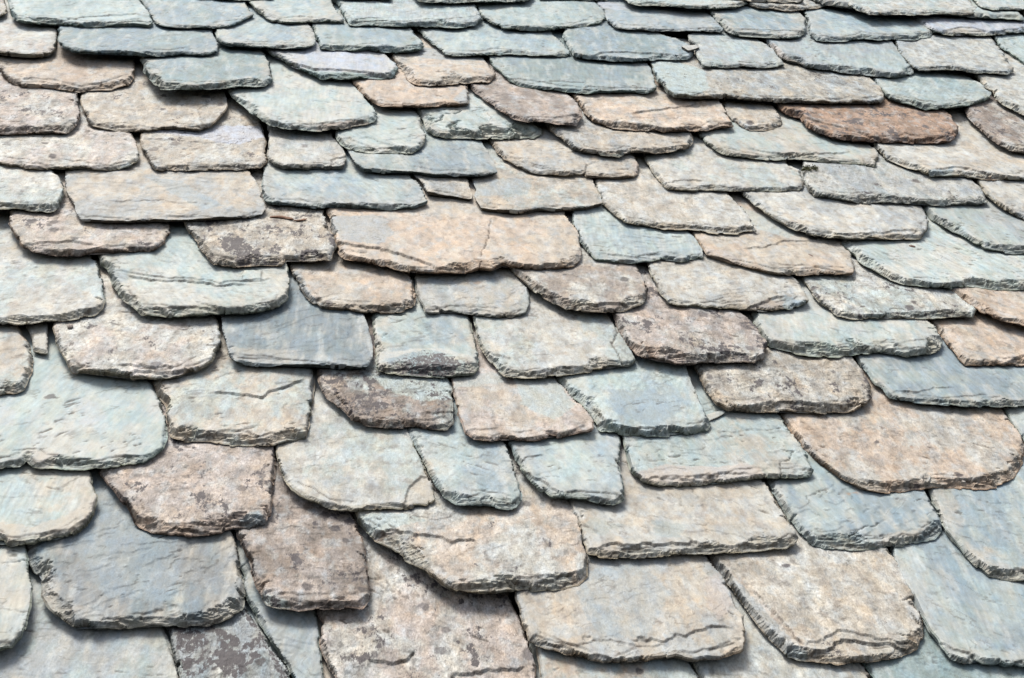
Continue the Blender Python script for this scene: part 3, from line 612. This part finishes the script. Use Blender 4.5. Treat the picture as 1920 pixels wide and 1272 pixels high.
# lay them from the eaves up: each slate pivots on its head and rests on what is already there
CELL = 0.009
gu = np.arange(-2.9, 3.0, CELL); gv_ = np.arange(-1.9, 3.2, CELL)
GU, GV = np.meshgrid(gu, gv_)
for s in slates: s.lift = rng.choice([.003, .005, .008, .011, .017])
def lay():
    H = np.zeros_like(GU)
    for s in sorted(slates, key=lambda s: s.vkey):
        us = [p[0] for p in s.poly]; vs = [p[1] for p in s.poly]
        i0, i1 = np.searchsorted(gu, [min(us), max(us)]); j0, j1 = np.searchsorted(gv_, [min(vs), max(vs)])
        U = GU[j0:j1, i0:i1]; V = GV[j0:j1, i0:i1]
        d = poly_sdf(U, V, s.poly)
        m_ = (d > 0.006) & (s.vtop - V > 0.10)
        if m_.any():
            need = H[j0:j1, i0:i1][m_] / (s.vtop - V[m_])
            s.b = float(np.clip(np.percentile(need, 94) + s.lift, 0.03, 0.125))
        f = d > 0
        hh = s.b * (s.vtop - V) + s.t
        Hs = H[j0:j1, i0:i1]; Hs[f] = np.maximum(Hs[f], hh[f])
for it in range(3):
    for s in slates:
        if s.traced: s.poly = outline(s)
        s.vkey = min(p[1] for p in s.poly)
    lay()
for s in slates:
    if s.traced: s.poly = outline(s)

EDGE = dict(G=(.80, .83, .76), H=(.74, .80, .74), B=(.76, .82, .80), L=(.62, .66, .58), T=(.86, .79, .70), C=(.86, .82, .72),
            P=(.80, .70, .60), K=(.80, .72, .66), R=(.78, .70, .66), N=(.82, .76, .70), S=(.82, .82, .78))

FINE = None
BR = dict(r12a=.64, r9d=.72, r7b=1.02, r3e=.84, r2b=.86, r1c=.88, r12b=.86, r9g=.86, r4h=.93, r13c=.78, r13d=.88, r3b=.86, r2f=.84,
          r10g=.90, r12e=.90, r11e=1.05, r1h=.9, r7a=.96, r6d=.92, r5d=.95, r11b=.95, r13e=.95, r10f=.95, r4e=.9, r8b=1.05, r8a=1.06, r7i=1.05, r10e=1.07, r6h=1.04, r4c=1.04, r10c=.95)
FINE = None
def build_slate(s):
    P = np.array(s.poly)
    umin, vmin = P.min(0); umax, vmax = P.max(0)
    if s.traced:
        yb = np.median([y for x, y in s.px]); depth = 2.70 * 1936.0 / (yb + 1300.0)
        h = depth * 0.00088
        pv = max(s.poly[1][1], s.poly[-4][1])
        vfine = min(pv + 0.035, vmax)
    else:
        h = FINE or 0.009; vfine = vmax
    us = np.arange(umin - 2 * h, umax + 3 * h, h)
    vs = np.arange(vmin - 2 * h, vfine, h)
    if vfine < vmax: vs = np.concatenate([vs, np.arange(vs[-1] + 3 * h, vmax + 6 * h, 3 * h)])
    else: vs = np.concatenate([vs, [vs[-1] + h, vs[-1] + 2 * h, vs[-1] + 3 * h]])
    U, V = np.meshgrid(us, vs)
    sd_ = s.seed; rr_flake = math.sin(sd_ * 5.3); rr_nick = 1.0 if s.id in ('r12a', 'r10a') else abs(math.sin(sd_ * 9.1)) ** 1.5
    d = poly_sdf(U, V, s.poly)
    fb = lambda su, sv, k, o=4: fbm((U + sd_) / su, (V - sd_ * .7) / sv, k, o)
    rag = 1.0 if s.style != 'u' else 0.45
    if umax - umin < .09: rag = .25
    _v, _u = np.gradient(d, vs, us); bot0 = np.clip(_v / (np.hypot(_u, _v) + 1e-6), 0, 1)
    rk = .30 + .70 * bot0
    d = d - rag * (0.0020 * (1 + fb(.055, .055, 1, 3)) + 0.0010 * rk * fb(.008, .008, 2, 3)
                   + 0.0080 * (.5 + .5 * bot0) * sstep(.20, .24, fb(.055, .055, 3, 2)) * (.3 + np.abs(fb(.04, .04, 46, 2)))
                   + .0030 * rk * np.abs(fb(.035, .035, 72, 1)))
    dv, du = np.gradient(d, vs, us)
    gn = np.sqrt(du * du + dv * dv) + 1e-6
    gvn = dv / gn
    # ---- thickness and broken edge; its layers run along the edge
    bot = np.clip(gvn, 0, 1); wb = bot ** 2; wsd = 1 - np.clip(np.abs(gvn), 0, 1) ** 2
    along = lambda l, w, k, o=3: fb(l, w, k, o) * (1 - wsd) + fb(l * .7, l * .7, k + .5, o) * wsd
    t = s.t * (1 + 0.16 * fb(.12, .2, 4, 2))
    if umax - umin < .09: fb0 = fb; fb = lambda *a: .25 * fb0(*a)
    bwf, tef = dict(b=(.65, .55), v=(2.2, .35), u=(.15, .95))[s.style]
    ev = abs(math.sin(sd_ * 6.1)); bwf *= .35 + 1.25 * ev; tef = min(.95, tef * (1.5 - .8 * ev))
    bw = t * bwf * (0.22 + 0.90 * bot) * np.clip(1 + 1.9 * fb(.09, .09, 5, 2) + .8 * np.round(2.5 * fb(.05, .05, 48, 2)) / 2.5, .15, 3.2)
    te = t * np.clip(tef * (1 + .9 * fb(.07, .07, 6, 2)), .1, .95)
    f = np.clip(d / bw, 0, 1)
    fp = np.clip(f + (.12 + .42 * bot) * along(.050, .0055, 7, 3) * (4 * f * (1 - f)) ** .5, 0, 1)
    nst = 4.0; q0 = fp * 4.0
    q = fp * nst; st_ = (np.floor(q) + sstep(.55, .85, q - np.floor(q))) / nst
    Sx = np.clip(0.15 * fp + 0.85 * st_, 0, 1); Sx = np.where(f >= 1, 1, Sx)
    z = te + (t - te) * Sx
    inbev = 1 - sstep(.85, 1.0, f)
    q0 = q0 - np.floor(q0); bdark = sstep(.15, .35, q0) * (1 - sstep(.55, .8, q0)) * inbev * sstep(-.1, .3, along(.05, .008, 42, 3)) * bot ** 1.5  # darker lines along the bevel steps, strongest on the lower edges
    # ---- cleft face: thin flakes lost in steps
    th = (sd_ * 7.7) % 1.2 - .6
    X = (U + sd_) * math.cos(th) + (V - sd_) * math.sin(th); Y = -(U + sd_) * math.sin(th) + (V - sd_) * math.cos(th)
    clf = fbm(X / .15, Y / .07, 8, 5)
    qq = clf * (1.0 + 1.8 * abs(math.sin(sd_ * 3.9))) + 1.5 * np.exp(-np.clip(d, 0, 1) / .018) * np.clip(.45 + fb(.05, .05, 9, 3), 0, 1.5)
    fr = qq - np.floor(qq)
    stepamp = .0003 + .0007 * abs(math.sin(sd_ * 2.3)) ** 2
    terr = np.floor(qq) + sstep(.90, 1.0, fr)
    z = z - stepamp * terr * (1 - .6 * inbev)
    dirt = sstep(.86, .94, fr) * (1 - sstep(.985, 1.0, fr)) * sstep(-.1, .35, fb(.045, .045, 10, 3)) * .45
    rel = .45 if s.lich < .15 else 1.1
    z = z + 0.0022 * fb(.16, .14, 11, 2) + rel * (0.0006 * fb(.035, .03, 12, 3) + 0.00042 * fb(.012, .010, 13, 3))
    for q_, (sc_, dp_) in enumerate(((.13, .0019), (.09, .0014))):      # flakes split off above the lower edge
        fl = d - (.009 + .012 * q_ + .016 * fb(sc_, sc_, 60 + q_, 2) + .0022 * fb(.018, .012, 62 + q_, 4))
        act = sstep(-.05, .12, fb(.11, .2, 64 + q_, 2) + rr_flake * .25) * sstep(.25, .6, bot)
        z = z - dp_ * act * (1 - sstep(-.0003, .0009, fl))
        dirt = np.maximum(dirt, .85 * act * sstep(-.0026, -.0012, fl) * (1 - sstep(.0, .0009, fl)) * sstep(-.35, .1, fb(.02, .02, 66, 2)))
    nk = fbm(X / .030 + .5 * fb(.05, .05, 74, 2), Y / .0095, 14, 3)
    dirt = np.maximum(dirt, bdark * .75)
    nick = sstep(.44, .60, nk + .10 * fb(.2, .2, 73, 2)) * rr_nick * sstep(.0, .35, fb(.09, .09, 15, 2))
    z = z - 0.0014 * nick; dirt = np.maximum(dirt, nick * .8)
    # ---- colour
    c1 = PAL[s.cols[0]]; c2 = PAL[s.cols[1]]
    rs = random.Random(int(s.seed * 1000)); warm = s.cols[0] in 'TCPKNR'
    rim = np.exp(-np.clip(d, 0, 1) / .045)
    mix = sstep(-.12, .38, fb(.10, .19, 16, 3) + .45 * fb(.026, .045, 17, 4) + .15 * fb(.006, .010, 18, 2))[..., None] * .8
    col = c1 * (1 - mix) + c2 * mix
    col = col * (.96 + .05 * math.sin(s.seed * 3.1)) * BR.get(s.id, 1.0)
    if warm:      # ochre, rosy and grey mineral mottling
        w_ = sstep(.1, .5, fb(.045, .06, 21, 4))[..., None] * .55; col = col * (1 - w_) + col * np.array([1.07, .96, .85]) * w_
        w_ = sstep(.05, .4, fb(.022, .032, 22, 4))[..., None] * .45; col = col * (1 - w_) + PAL['S'] * 1.08 * w_
        w_ = sstep(.12, .5, fb(.016, .024, 51, 4))[..., None] * .35; col = col * (1 - w_) + PAL['N'] * .8 * w_
    else:         # a dusty tan rim, pale bloom and darker blue-green streaks running down the slope
        w_ = (sstep(.25, .75, rim * rs.uniform(.5, 1.2) + .5 * fb(.03, .04, 50, 4)) * rs.uniform(.3, .75))[..., None]
        col = col * (1 - w_) + PAL[rs.choice('TSCT')] * .96 * w_
        w_ = sstep(.0, .5, fb(.022, .09, 21, 4))[..., None] * .40; col = col * (1 - w_) + PAL['C'] * 1.04 * w_
        w_ = sstep(.02, .45, fb(.03, .08, 23, 4))[..., None] * .55; col = col * (1 - w_) + col * np.array([.80, .90, .93]) * w_
    gr_ = rs.uniform(.25, .65) if s.lich < .15 else .65 + .9 * s.lich
    if s.cols[0] in 'CTPK' and s.lich < .15: gr_ += .18
    th2 = rs.uniform(-.6, .6); X2 = (U + sd_) * math.cos(th2) + (V - sd_) * math.sin(th2); Y2 = -(U + sd_) * math.sin(th2) + (V - sd_) * math.cos(th2)
    brush = fbm(X2 / .0055, Y2 / .045, 70, 3); band = fbm(X2 / .03, Y2 / .16, 71, 3)
    kb = rs.uniform(.10, .22) * (1.0 if not warm else .6)
    col = col * (1 + kb * brush + .10 * band + .09 * fb(.012, .018, 20, 3))[..., None]
    mt = fb(.030, .050, 43, 5); mt = np.sign(mt) * np.abs(mt) ** .8; col = col * (1 + (.10 + .22 * gr_) * (mt if warm else .5 * mt))[..., None]
    sp = sstep(.22, .5, fb(.0085, .013, 44, 3)) * sstep(-.3, .4, fb(.06, .09, 45, 2)); col = col * (1 - min(.6, .38 * gr_) * sp)[..., None]
    wf = sstep(.28, .5, fb(.008, .012, 52, 3)) * sstep(-.2, .4, fb(.05, .08, 53, 2)); col = col * (1 + .20 * gr_ * wf)[..., None]
    L_ = s.lich
    li = -.26 + .46 * L_ + (.95 * fb(.050, .070, 24, 3) + .55 * fb(.013, .018, 25, 3)) * (.35 + .8 * L_)
    if L_ == 0: li = li * 0 - .5
    disc = np.zeros_like(d)
    for _k in range(int(L_ * 18 * rs.uniform(.3, 1))):
        cu, cv_, cr = rs.uniform(umin, umax), rs.uniform(vmin, vmin + .22), rs.uniform(.003, .012)
        dd = np.hypot(U - cu, (V - cv_) * rs.uniform(.7, 1)) + .004 * fb(.012, .012, 54, 3)
        disc = np.maximum(disc, 1 - sstep(cr * .75, cr, dd))
    dk = (disc * rs.uniform(.6, .95))[..., None]; col = col * (1 - dk) + PAL['D'] * rs.uniform(.35, 1.3) * dk
    nicks = rs.uniform(.2, 1.2)
    # ---- marks seen on this very slate
    zf = lambda u, v: slope_z(s, u, v) + s.t
    for ft in s.feats:
        kind = ft[0]
        pts = np.array(parse(ft[-1])); pu, pv = pix2plane(pts[:, 0], pts[:, 1], zf); pl = list(zip(pu, pv))
        if kind in 'sc':
            dist, arc = line_info(U + .004 * fb(.02, .02, 30, 3), V + .0035 * fb(.012, .012, 31, 4) + .007 * fb(.03, .03, 32, 2), pl)
            ends = sstep(0, .10, arc) * sstep(0, .10, 1 - arc)
            if kind == 'c':
                w = float(ft[1]) / 1000
                gr = (1 - sstep(w * .3, w * .9, dist)) * sstep(0, .02, arc) * sstep(0, .02, 1 - arc)
                z = z - .003 * gr; dirt = np.maximum(dirt, gr * .85)
            else:
                dep = float(ft[1]) / 1000
                o_ = np.argsort(pu); vl = np.interp(U, pu[o_], pv[o_])
                below = sstep(-.0004, .0012, vl - V - .0035 * fb(.012, .012, 31, 4) - .007 * fb(.03, .03, 32, 2))
                z = z - np.minimum(dep * 1.15, .6 * s.t) * below * ends * np.exp(-dist / .035)
                z = z + .0006 * (1 - below) * ends * np.exp(-dist / .006)
                lw = .0007 + (.0008 + .0005 * dep * 1000) * sstep(-.3, .4, fb(.022, .022, 67, 3)); ln = (1 - sstep(lw * .5, lw, dist)) * ends * sstep(-.5, .1, fb(.03, .03, 33, 2))
                dirt = np.maximum(dirt, ln * .72)
        else:
            sdp = poly_sdf(U + .004 * fb(.02, .02, 34, 4), V + .004 * fb(.02, .02, 35, 4), pl)
            if kind == 'i':
                dep = float(ft[1]) / 1000
                z = z - dep * sstep(-.0003, .0016, sdp) * (.6 + .4 * np.exp(-np.clip(sdp, 0, 1) / .01))
                dirt = np.maximum(dirt, (1 - sstep(.0006, .002, np.abs(sdp))) * .6)
            else:
                a = sstep(-.002, .004, sdp + .004 * fb(.008, .008, 36, 3)) * float(ft[2])
                if ft[1] == 'D': li = np.maximum(li, -.5 + 1.25 * a + .15 * fb(.01, .01, 37, 2))
                else: col = col * (1 - a[..., None]) + PAL[ft[1]] * (1 + .08 * fb(.01, .01, 38, 3))[..., None] * a[..., None]
    e = np.array(EDGE[s.cols[0]])
    be = (inbev * (.1 + .55 * bot))[..., None]
    lay_ = (1 + .35 * along(.06, .0035, 39, 2))[..., None]
    col = col * (1 - be) + col * e * lay_ * be
    dirt = np.clip(dirt, 0, 1)[..., None]
    col = col * (1 - dirt) + col * np.array([.26, .22, .19]) * dirt
    z = np.clip(z, s.t * .12, None)
    if s.id and s.id[1] in '0123' and s.id[1:3] not in ('10', '11', '12', '13'): col = col * np.array([.955, 1.0, 1.03])      # the upper courses are a bluer stone
    # ---- mesh
    ctr = (d[:-1, :-1] + d[1:, :-1] + d[:-1, 1:] + d[1:, 1:]) / 4
    cell = ctr > 0
    cell &= np.roll(cell, 1, 0) | np.roll(cell, -1, 0)
    if not cell.any(): return None
    used = np.zeros(d.shape, bool)
    used[:-1, :-1] |= cell; used[1:, :-1] |= cell; used[:-1, 1:] |= cell; used[1:, 1:] |= cell
    full = np.zeros(d.shape, int)
    for a, b in ((0, 0), (1, 0), (0, 1), (1, 1)): full[a:a + cell.shape[0], b:b + cell.shape[1]] += cell
    bd = used & (full < 4)
    mv = np.clip(-d, -h * .9, h * .9) * bd / np.maximum(gn, .5)
    Un = U + du / gn * mv; Vn = V + dv / gn * mv
    idx = -np.ones(d.shape, int); n = used.sum(); idx[used] = np.arange(n)
    uo = (umin + umax) / 2; vo = vmin; zo = slope_z(s, uo, vo)
    tilt = s.b * (s.vtop - Vn) - zo + s.z0
    co = np.stack([Un - uo, Vn - vo, z + tilt], -1)[used]
    colv = col[used]; liv = li[used]
    j, i = np.nonzero(cell)
    faces = np.stack([idx[j, i], idx[j, i + 1], idx[j + 1, i + 1], idx[j + 1, i]], -1)
    # outer edges, oriented with the slate on their left
    E = []
    cp = np.pad(cell, 1)
    hb = cp[1:, 1:-1] & ~cp[:-1, 1:-1]; jj, ii = np.nonzero(hb); E.append((idx[jj, ii], idx[jj, ii + 1]))
    ht = cp[:-1, 1:-1] & ~cp[1:, 1:-1]; jj, ii = np.nonzero(ht); E.append((idx[jj, ii + 1], idx[jj, ii]))
    vl_ = cp[1:-1, 1:] & ~cp[1:-1, :-1]; jj, ii = np.nonzero(vl_); E.append((idx[jj + 1, ii], idx[jj, ii]))
    vr = cp[1:-1, :-1] & ~cp[1:-1, 1:]; jj, ii = np.nonzero(vr); E.append((idx[jj, ii], idx[jj + 1, ii]))
    ea = np.concatenate([x[0] for x in E]); eb = np.concatenate([x[1] for x in E])
    bi = np.unique(np.concatenate([ea, eb])); mp = -np.ones(n, int); mp[bi] = np.arange(len(bi))
    nb = len(bi)
    nx = -(du / gn)[used][bi]; ny = -(dv / gn)[used][bi]
    tb = co[bi].copy(); bz = tilt[used][bi]; zt = tb[:, 2] - bz
    LV = 6
    vs_all = [co]; cols_all = [colv]; li_all = [liv]
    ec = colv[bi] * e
    for k in range(LV + 1):
        fr_ = k / LV
        a_ = tb[:, 0] + s.seed; b_ = tb[:, 1]
        off = 0.0 if k == 0 else (.0016 * rag * fbm(a_ / .05, b_ / .05 + k * 3.3, 40, 3) + (.0018 * rag if k % 2 else -.0012 * rag))
        if s.style == 'u': off = off - .45 * s.t * fr_
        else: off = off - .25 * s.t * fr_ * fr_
        p = tb.copy(); p[:, 0] += nx * off; p[:, 1] += ny * off
        p[:, 2] = bz + zt * (1 - fr_)
        vs_all.append(p)
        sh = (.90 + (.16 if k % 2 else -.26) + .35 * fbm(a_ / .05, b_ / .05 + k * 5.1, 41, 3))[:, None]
        if s.style == 'u': sh = sh * .42  # undercut walls: their shade is painted in as a darker colour
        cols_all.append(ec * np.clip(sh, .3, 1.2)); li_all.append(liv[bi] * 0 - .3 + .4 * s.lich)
    wall = []
    A, B = mp[ea], mp[eb]
    for k in range(LV):
        o0 = n + k * nb; o1 = n + (k + 1) * nb
        wall.append(np.stack([A + o0, A + o1, B + o1, B + o0], -1))
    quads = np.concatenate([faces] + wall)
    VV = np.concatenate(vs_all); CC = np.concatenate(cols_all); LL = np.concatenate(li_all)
    # underside
    cx, cy = P.mean(0); PP = (P - [cx, cy]) * .955 + [cx, cy]
    pb = np.stack([PP[:, 0] - uo, PP[:, 1] - vo, slope_z(s, PP[:, 0], PP[:, 1]) - zo + .0012], -1)
    nv0 = len(VV); VV = np.concatenate([VV, pb]); CC = np.concatenate([CC, np.tile(c1 * .6, (len(pb), 1))]); LL = np.concatenate([LL, np.full(len(pb), -.5)])
    me = bpy.data.meshes.new('slate')
    nq = len(quads); npoly = len(pb)
    me.vertices.add(len(VV)); me.vertices.foreach_set('co', VV.astype(np.float32).ravel())
    loops = np.concatenate([quads.ravel(), nv0 + np.arange(npoly)[::-1]])
    me.loops.add(len(loops)); me.loops.foreach_set('vertex_index', loops.astype(np.int32))
    me.polygons.add(nq + 1)
    ls = np.concatenate([np.arange(nq) * 4, [nq * 4]]); me.polygons.foreach_set('loop_start', ls.astype(np.int32))
    sm = np.ones(nq + 1, bool); sm[len(faces):] = False; sm[:len(faces)] = inbev[j, i] < .08; me.polygons.foreach_set('use_smooth', sm)
    me.update(calc_edges=True)
    ca = me.color_attributes.new('stone', 'FLOAT_COLOR', 'POINT')
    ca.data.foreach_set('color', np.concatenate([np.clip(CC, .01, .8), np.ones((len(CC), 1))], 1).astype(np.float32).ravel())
    la = me.attributes.new('lichen', 'FLOAT', 'POINT'); la.data.foreach_set('value', LL.astype(np.float32))
    ga = me.attributes.new('grain', 'FLOAT', 'POINT'); ga.data.foreach_set('value', np.full(len(LL), gr_, np.float32))
    me.materials.append(MAT)
    ob = bpy.data.objects.new('slate', me); sc.collection.objects.link(ob)
    ob.matrix_world = M4 @ Matrix.Translation((uo, vo, zo))
    ob['label'] = s.label; ob['category'] = 'roof slate'
    ob['group'] = 'slates laid in courses on the roof' if s.traced else 'slates beyond the frame'
    return ob
import time as _t
_t0 = _t.time(); nvt = 0
for s in slates:
    o = build_slate(s)
    if o: nvt += len(o.data.vertices)
print('slates', len(slates), 'verts', nvt, 'secs', round(_t.time() - _t0, 1))

# ------------------------------------------------------------------ loose bits lying on the slates
def on_slate(sid, px, py, up=0.0):
    s = BY[sid]; u, v = pix2plane(np.array([float(px)]), np.array([float(py)]), lambda u, v: slope_z(s, u, v) + s.t + up)
    return u[0], v[0], slope_z(s, u[0], v[0]) + s.t + up
def lump(name, label, cat, sid, p0, p1, rad, mat, rough=.25, flat=.7, bend=0.0, seed=0):
    """a knobbly spindle between two pixels on a slate"""
    a = np.array(on_slate(sid, *p0, rad * .5)); b = np.array(on_slate(sid, *p1, rad * .5))
    ax = b - a; Ln = np.linalg.norm(ax); ax /= Ln
    sd = np.cross([0, 0, 1.0], ax); sd /= np.linalg.norm(sd); up = np.cross(ax, sd)
    n, m_ = 22, 14; vs = []; fs = []
    for i in range(n + 1):
        t = i / n; r = rad * (max(1 - (2 * t - 1) ** 2, 0)) ** .45
        c = a + ax * Ln * t + sd * bend * math.sin(t * math.pi)
        for k in range(m_):
            an = 2 * math.pi * k / m_
            q = 1 + rough * float(fbm(np.array(t * 4 + seed), np.array(an * .9 + seed), 3, 3))
            vs.append(c + sd * math.cos(an) * r * q + up * math.sin(an) * r * q * flat)
    for i in range(n):
        for k in range(m_): fs.append((i * m_ + k, i * m_ + (k + 1) % m_, (i + 1) * m_ + (k + 1) % m_, (i + 1) * m_ + k))
    o0 = (a + b) / 2; vs = [tuple(v - o0) for v in vs]
    me = bpy.data.meshes.new(name); me.from_pydata(vs, [], fs); me.materials.append(mat)
    for p in me.polygons: p.use_smooth = True
    o = bpy.data.objects.new(name, me); sc.collection.objects.link(o); o.matrix_world = M4 @ Matrix.Translation(tuple(o0))
    o['label'] = label; o['category'] = cat
brown = simple_material('seed_brown', (.05, .022, .012), (.12, .06, .035), 300, .6)
bark = simple_material('bark_rust', (.07, .035, .02), (.22, .12, .07), 200, .85)
grit = simple_material('grit', (.18, .15, .13), (.32, .28, .24), 250, .85)
lump('seed', 'small dark brown seed lying on the very large pale green slate', 'seed', 'r7i', (1704, 461), (1717, 464), .0036, brown)
lump('seed', 'dark brown speck of seed on the tan slate with the ragged split', 'seed', 'r7h', (1515, 477), (1525, 482), .0028, brown, seed=4)
lump('pebble', 'tiny grey-brown pebble under the large cream-green slate at the left', 'pebble', 'r9c', (126, 612), (137, 613), .005, grit, .4)
lump('bark_strip', 'rust brown strip of bark lying on the black-blotched tan slate', 'bark', 'r7b', (505, 407), (552, 412), .0042, bark, .9, .5, .004, 2)
lump('bark_strip', 'short rust brown bark crumb just right of the longer bark strip', 'bark', 'r7b', (550, 414), (576, 410), .0030, bark, .9, .5, -.003, 9)
def splinter(label, sid, pts, t, cols):
    s = S(); s.id = None; s.cols = cols; s.lich = 0; s.t = t; s.style = 'u'; s.label = label; s.feats = []; s.traced = False; s.seed = 77.0 + t * 1e4
    b = BY[sid]; s.b = b.b; s.vtop = b.vtop; s.z0 = b.t
    a = np.array(parse(pts)); u, v = pix2plane(a[:, 0], a[:, 1], lambda u, v: slope_z(s, u, v)); s.poly = list(zip(u, v))
    global FINE; FINE = .0016
    o = build_slate(s); FINE = None
    if o: o.name = 'slate_splinter'; o.data.name = 'slate_splinter'; o['category'] = 'splinter'; del o['group']
splinter('loose pale slate splinter poking out right of the very pale blue-centred slate', 'r11f', '1322 781,1338 775,1356 772,1359 778,1345 786,1330 792', .004, 'CG')
splinter('loose pale chip wedged left of the small grey slate in the second row', 'r2f', '1276 91,1290 89,1306 88,1312 92,1300 97,1290 99', .006, 'CS')

moss_mat = simple_material('dry_moss', (.03, .035, .012), (.10, .10, .035), 120, .95)
def moss(label, sid, pts):
    rr = random.Random(5); vs = []; fs = []
    c0 = np.array(on_slate(sid, *pts[0]))
    for _ in range(420):
        p = rr.choice(pts); c = np.array(on_slate(sid, p[0] + rr.gauss(0, 2.6), p[1] + rr.gauss(0, 1.6), .001)) - c0
        c[2] += abs(rr.gauss(0, .003)); l = rr.uniform(.002, .006); w = .0009
        d_ = np.array([rr.gauss(0, 1), rr.gauss(0, 1), rr.gauss(.7, .5)]); d_ /= np.linalg.norm(d_)
        q = np.cross(d_, [rr.gauss(0, 1), rr.gauss(0, 1), 0.3]); q /= np.linalg.norm(q) + 1e-6
        b = len(vs); vs += [tuple(c - q * w), tuple(c + q * w), tuple(c + d_ * l * .6 + q * w * .8), tuple(c + d_ * l)]; fs.append((b, b + 1, b + 2, b + 3))
    me = bpy.data.meshes.new('moss_tuft'); me.from_pydata(vs, [], fs); me.materials.append(moss_mat)
    o = bpy.data.objects.new('moss_tuft', me); sc.collection.objects.link(o); o.matrix_world = M4 @ Matrix.Translation(tuple(c0))
    o['label'] = label; o['category'] = 'moss'
moss('dark olive moss tuft at the left end of the mottled silver-grey slate', 'r6i', [(1507, 320), (1512, 317), (1518, 319), (1524, 317), (1530, 318)])
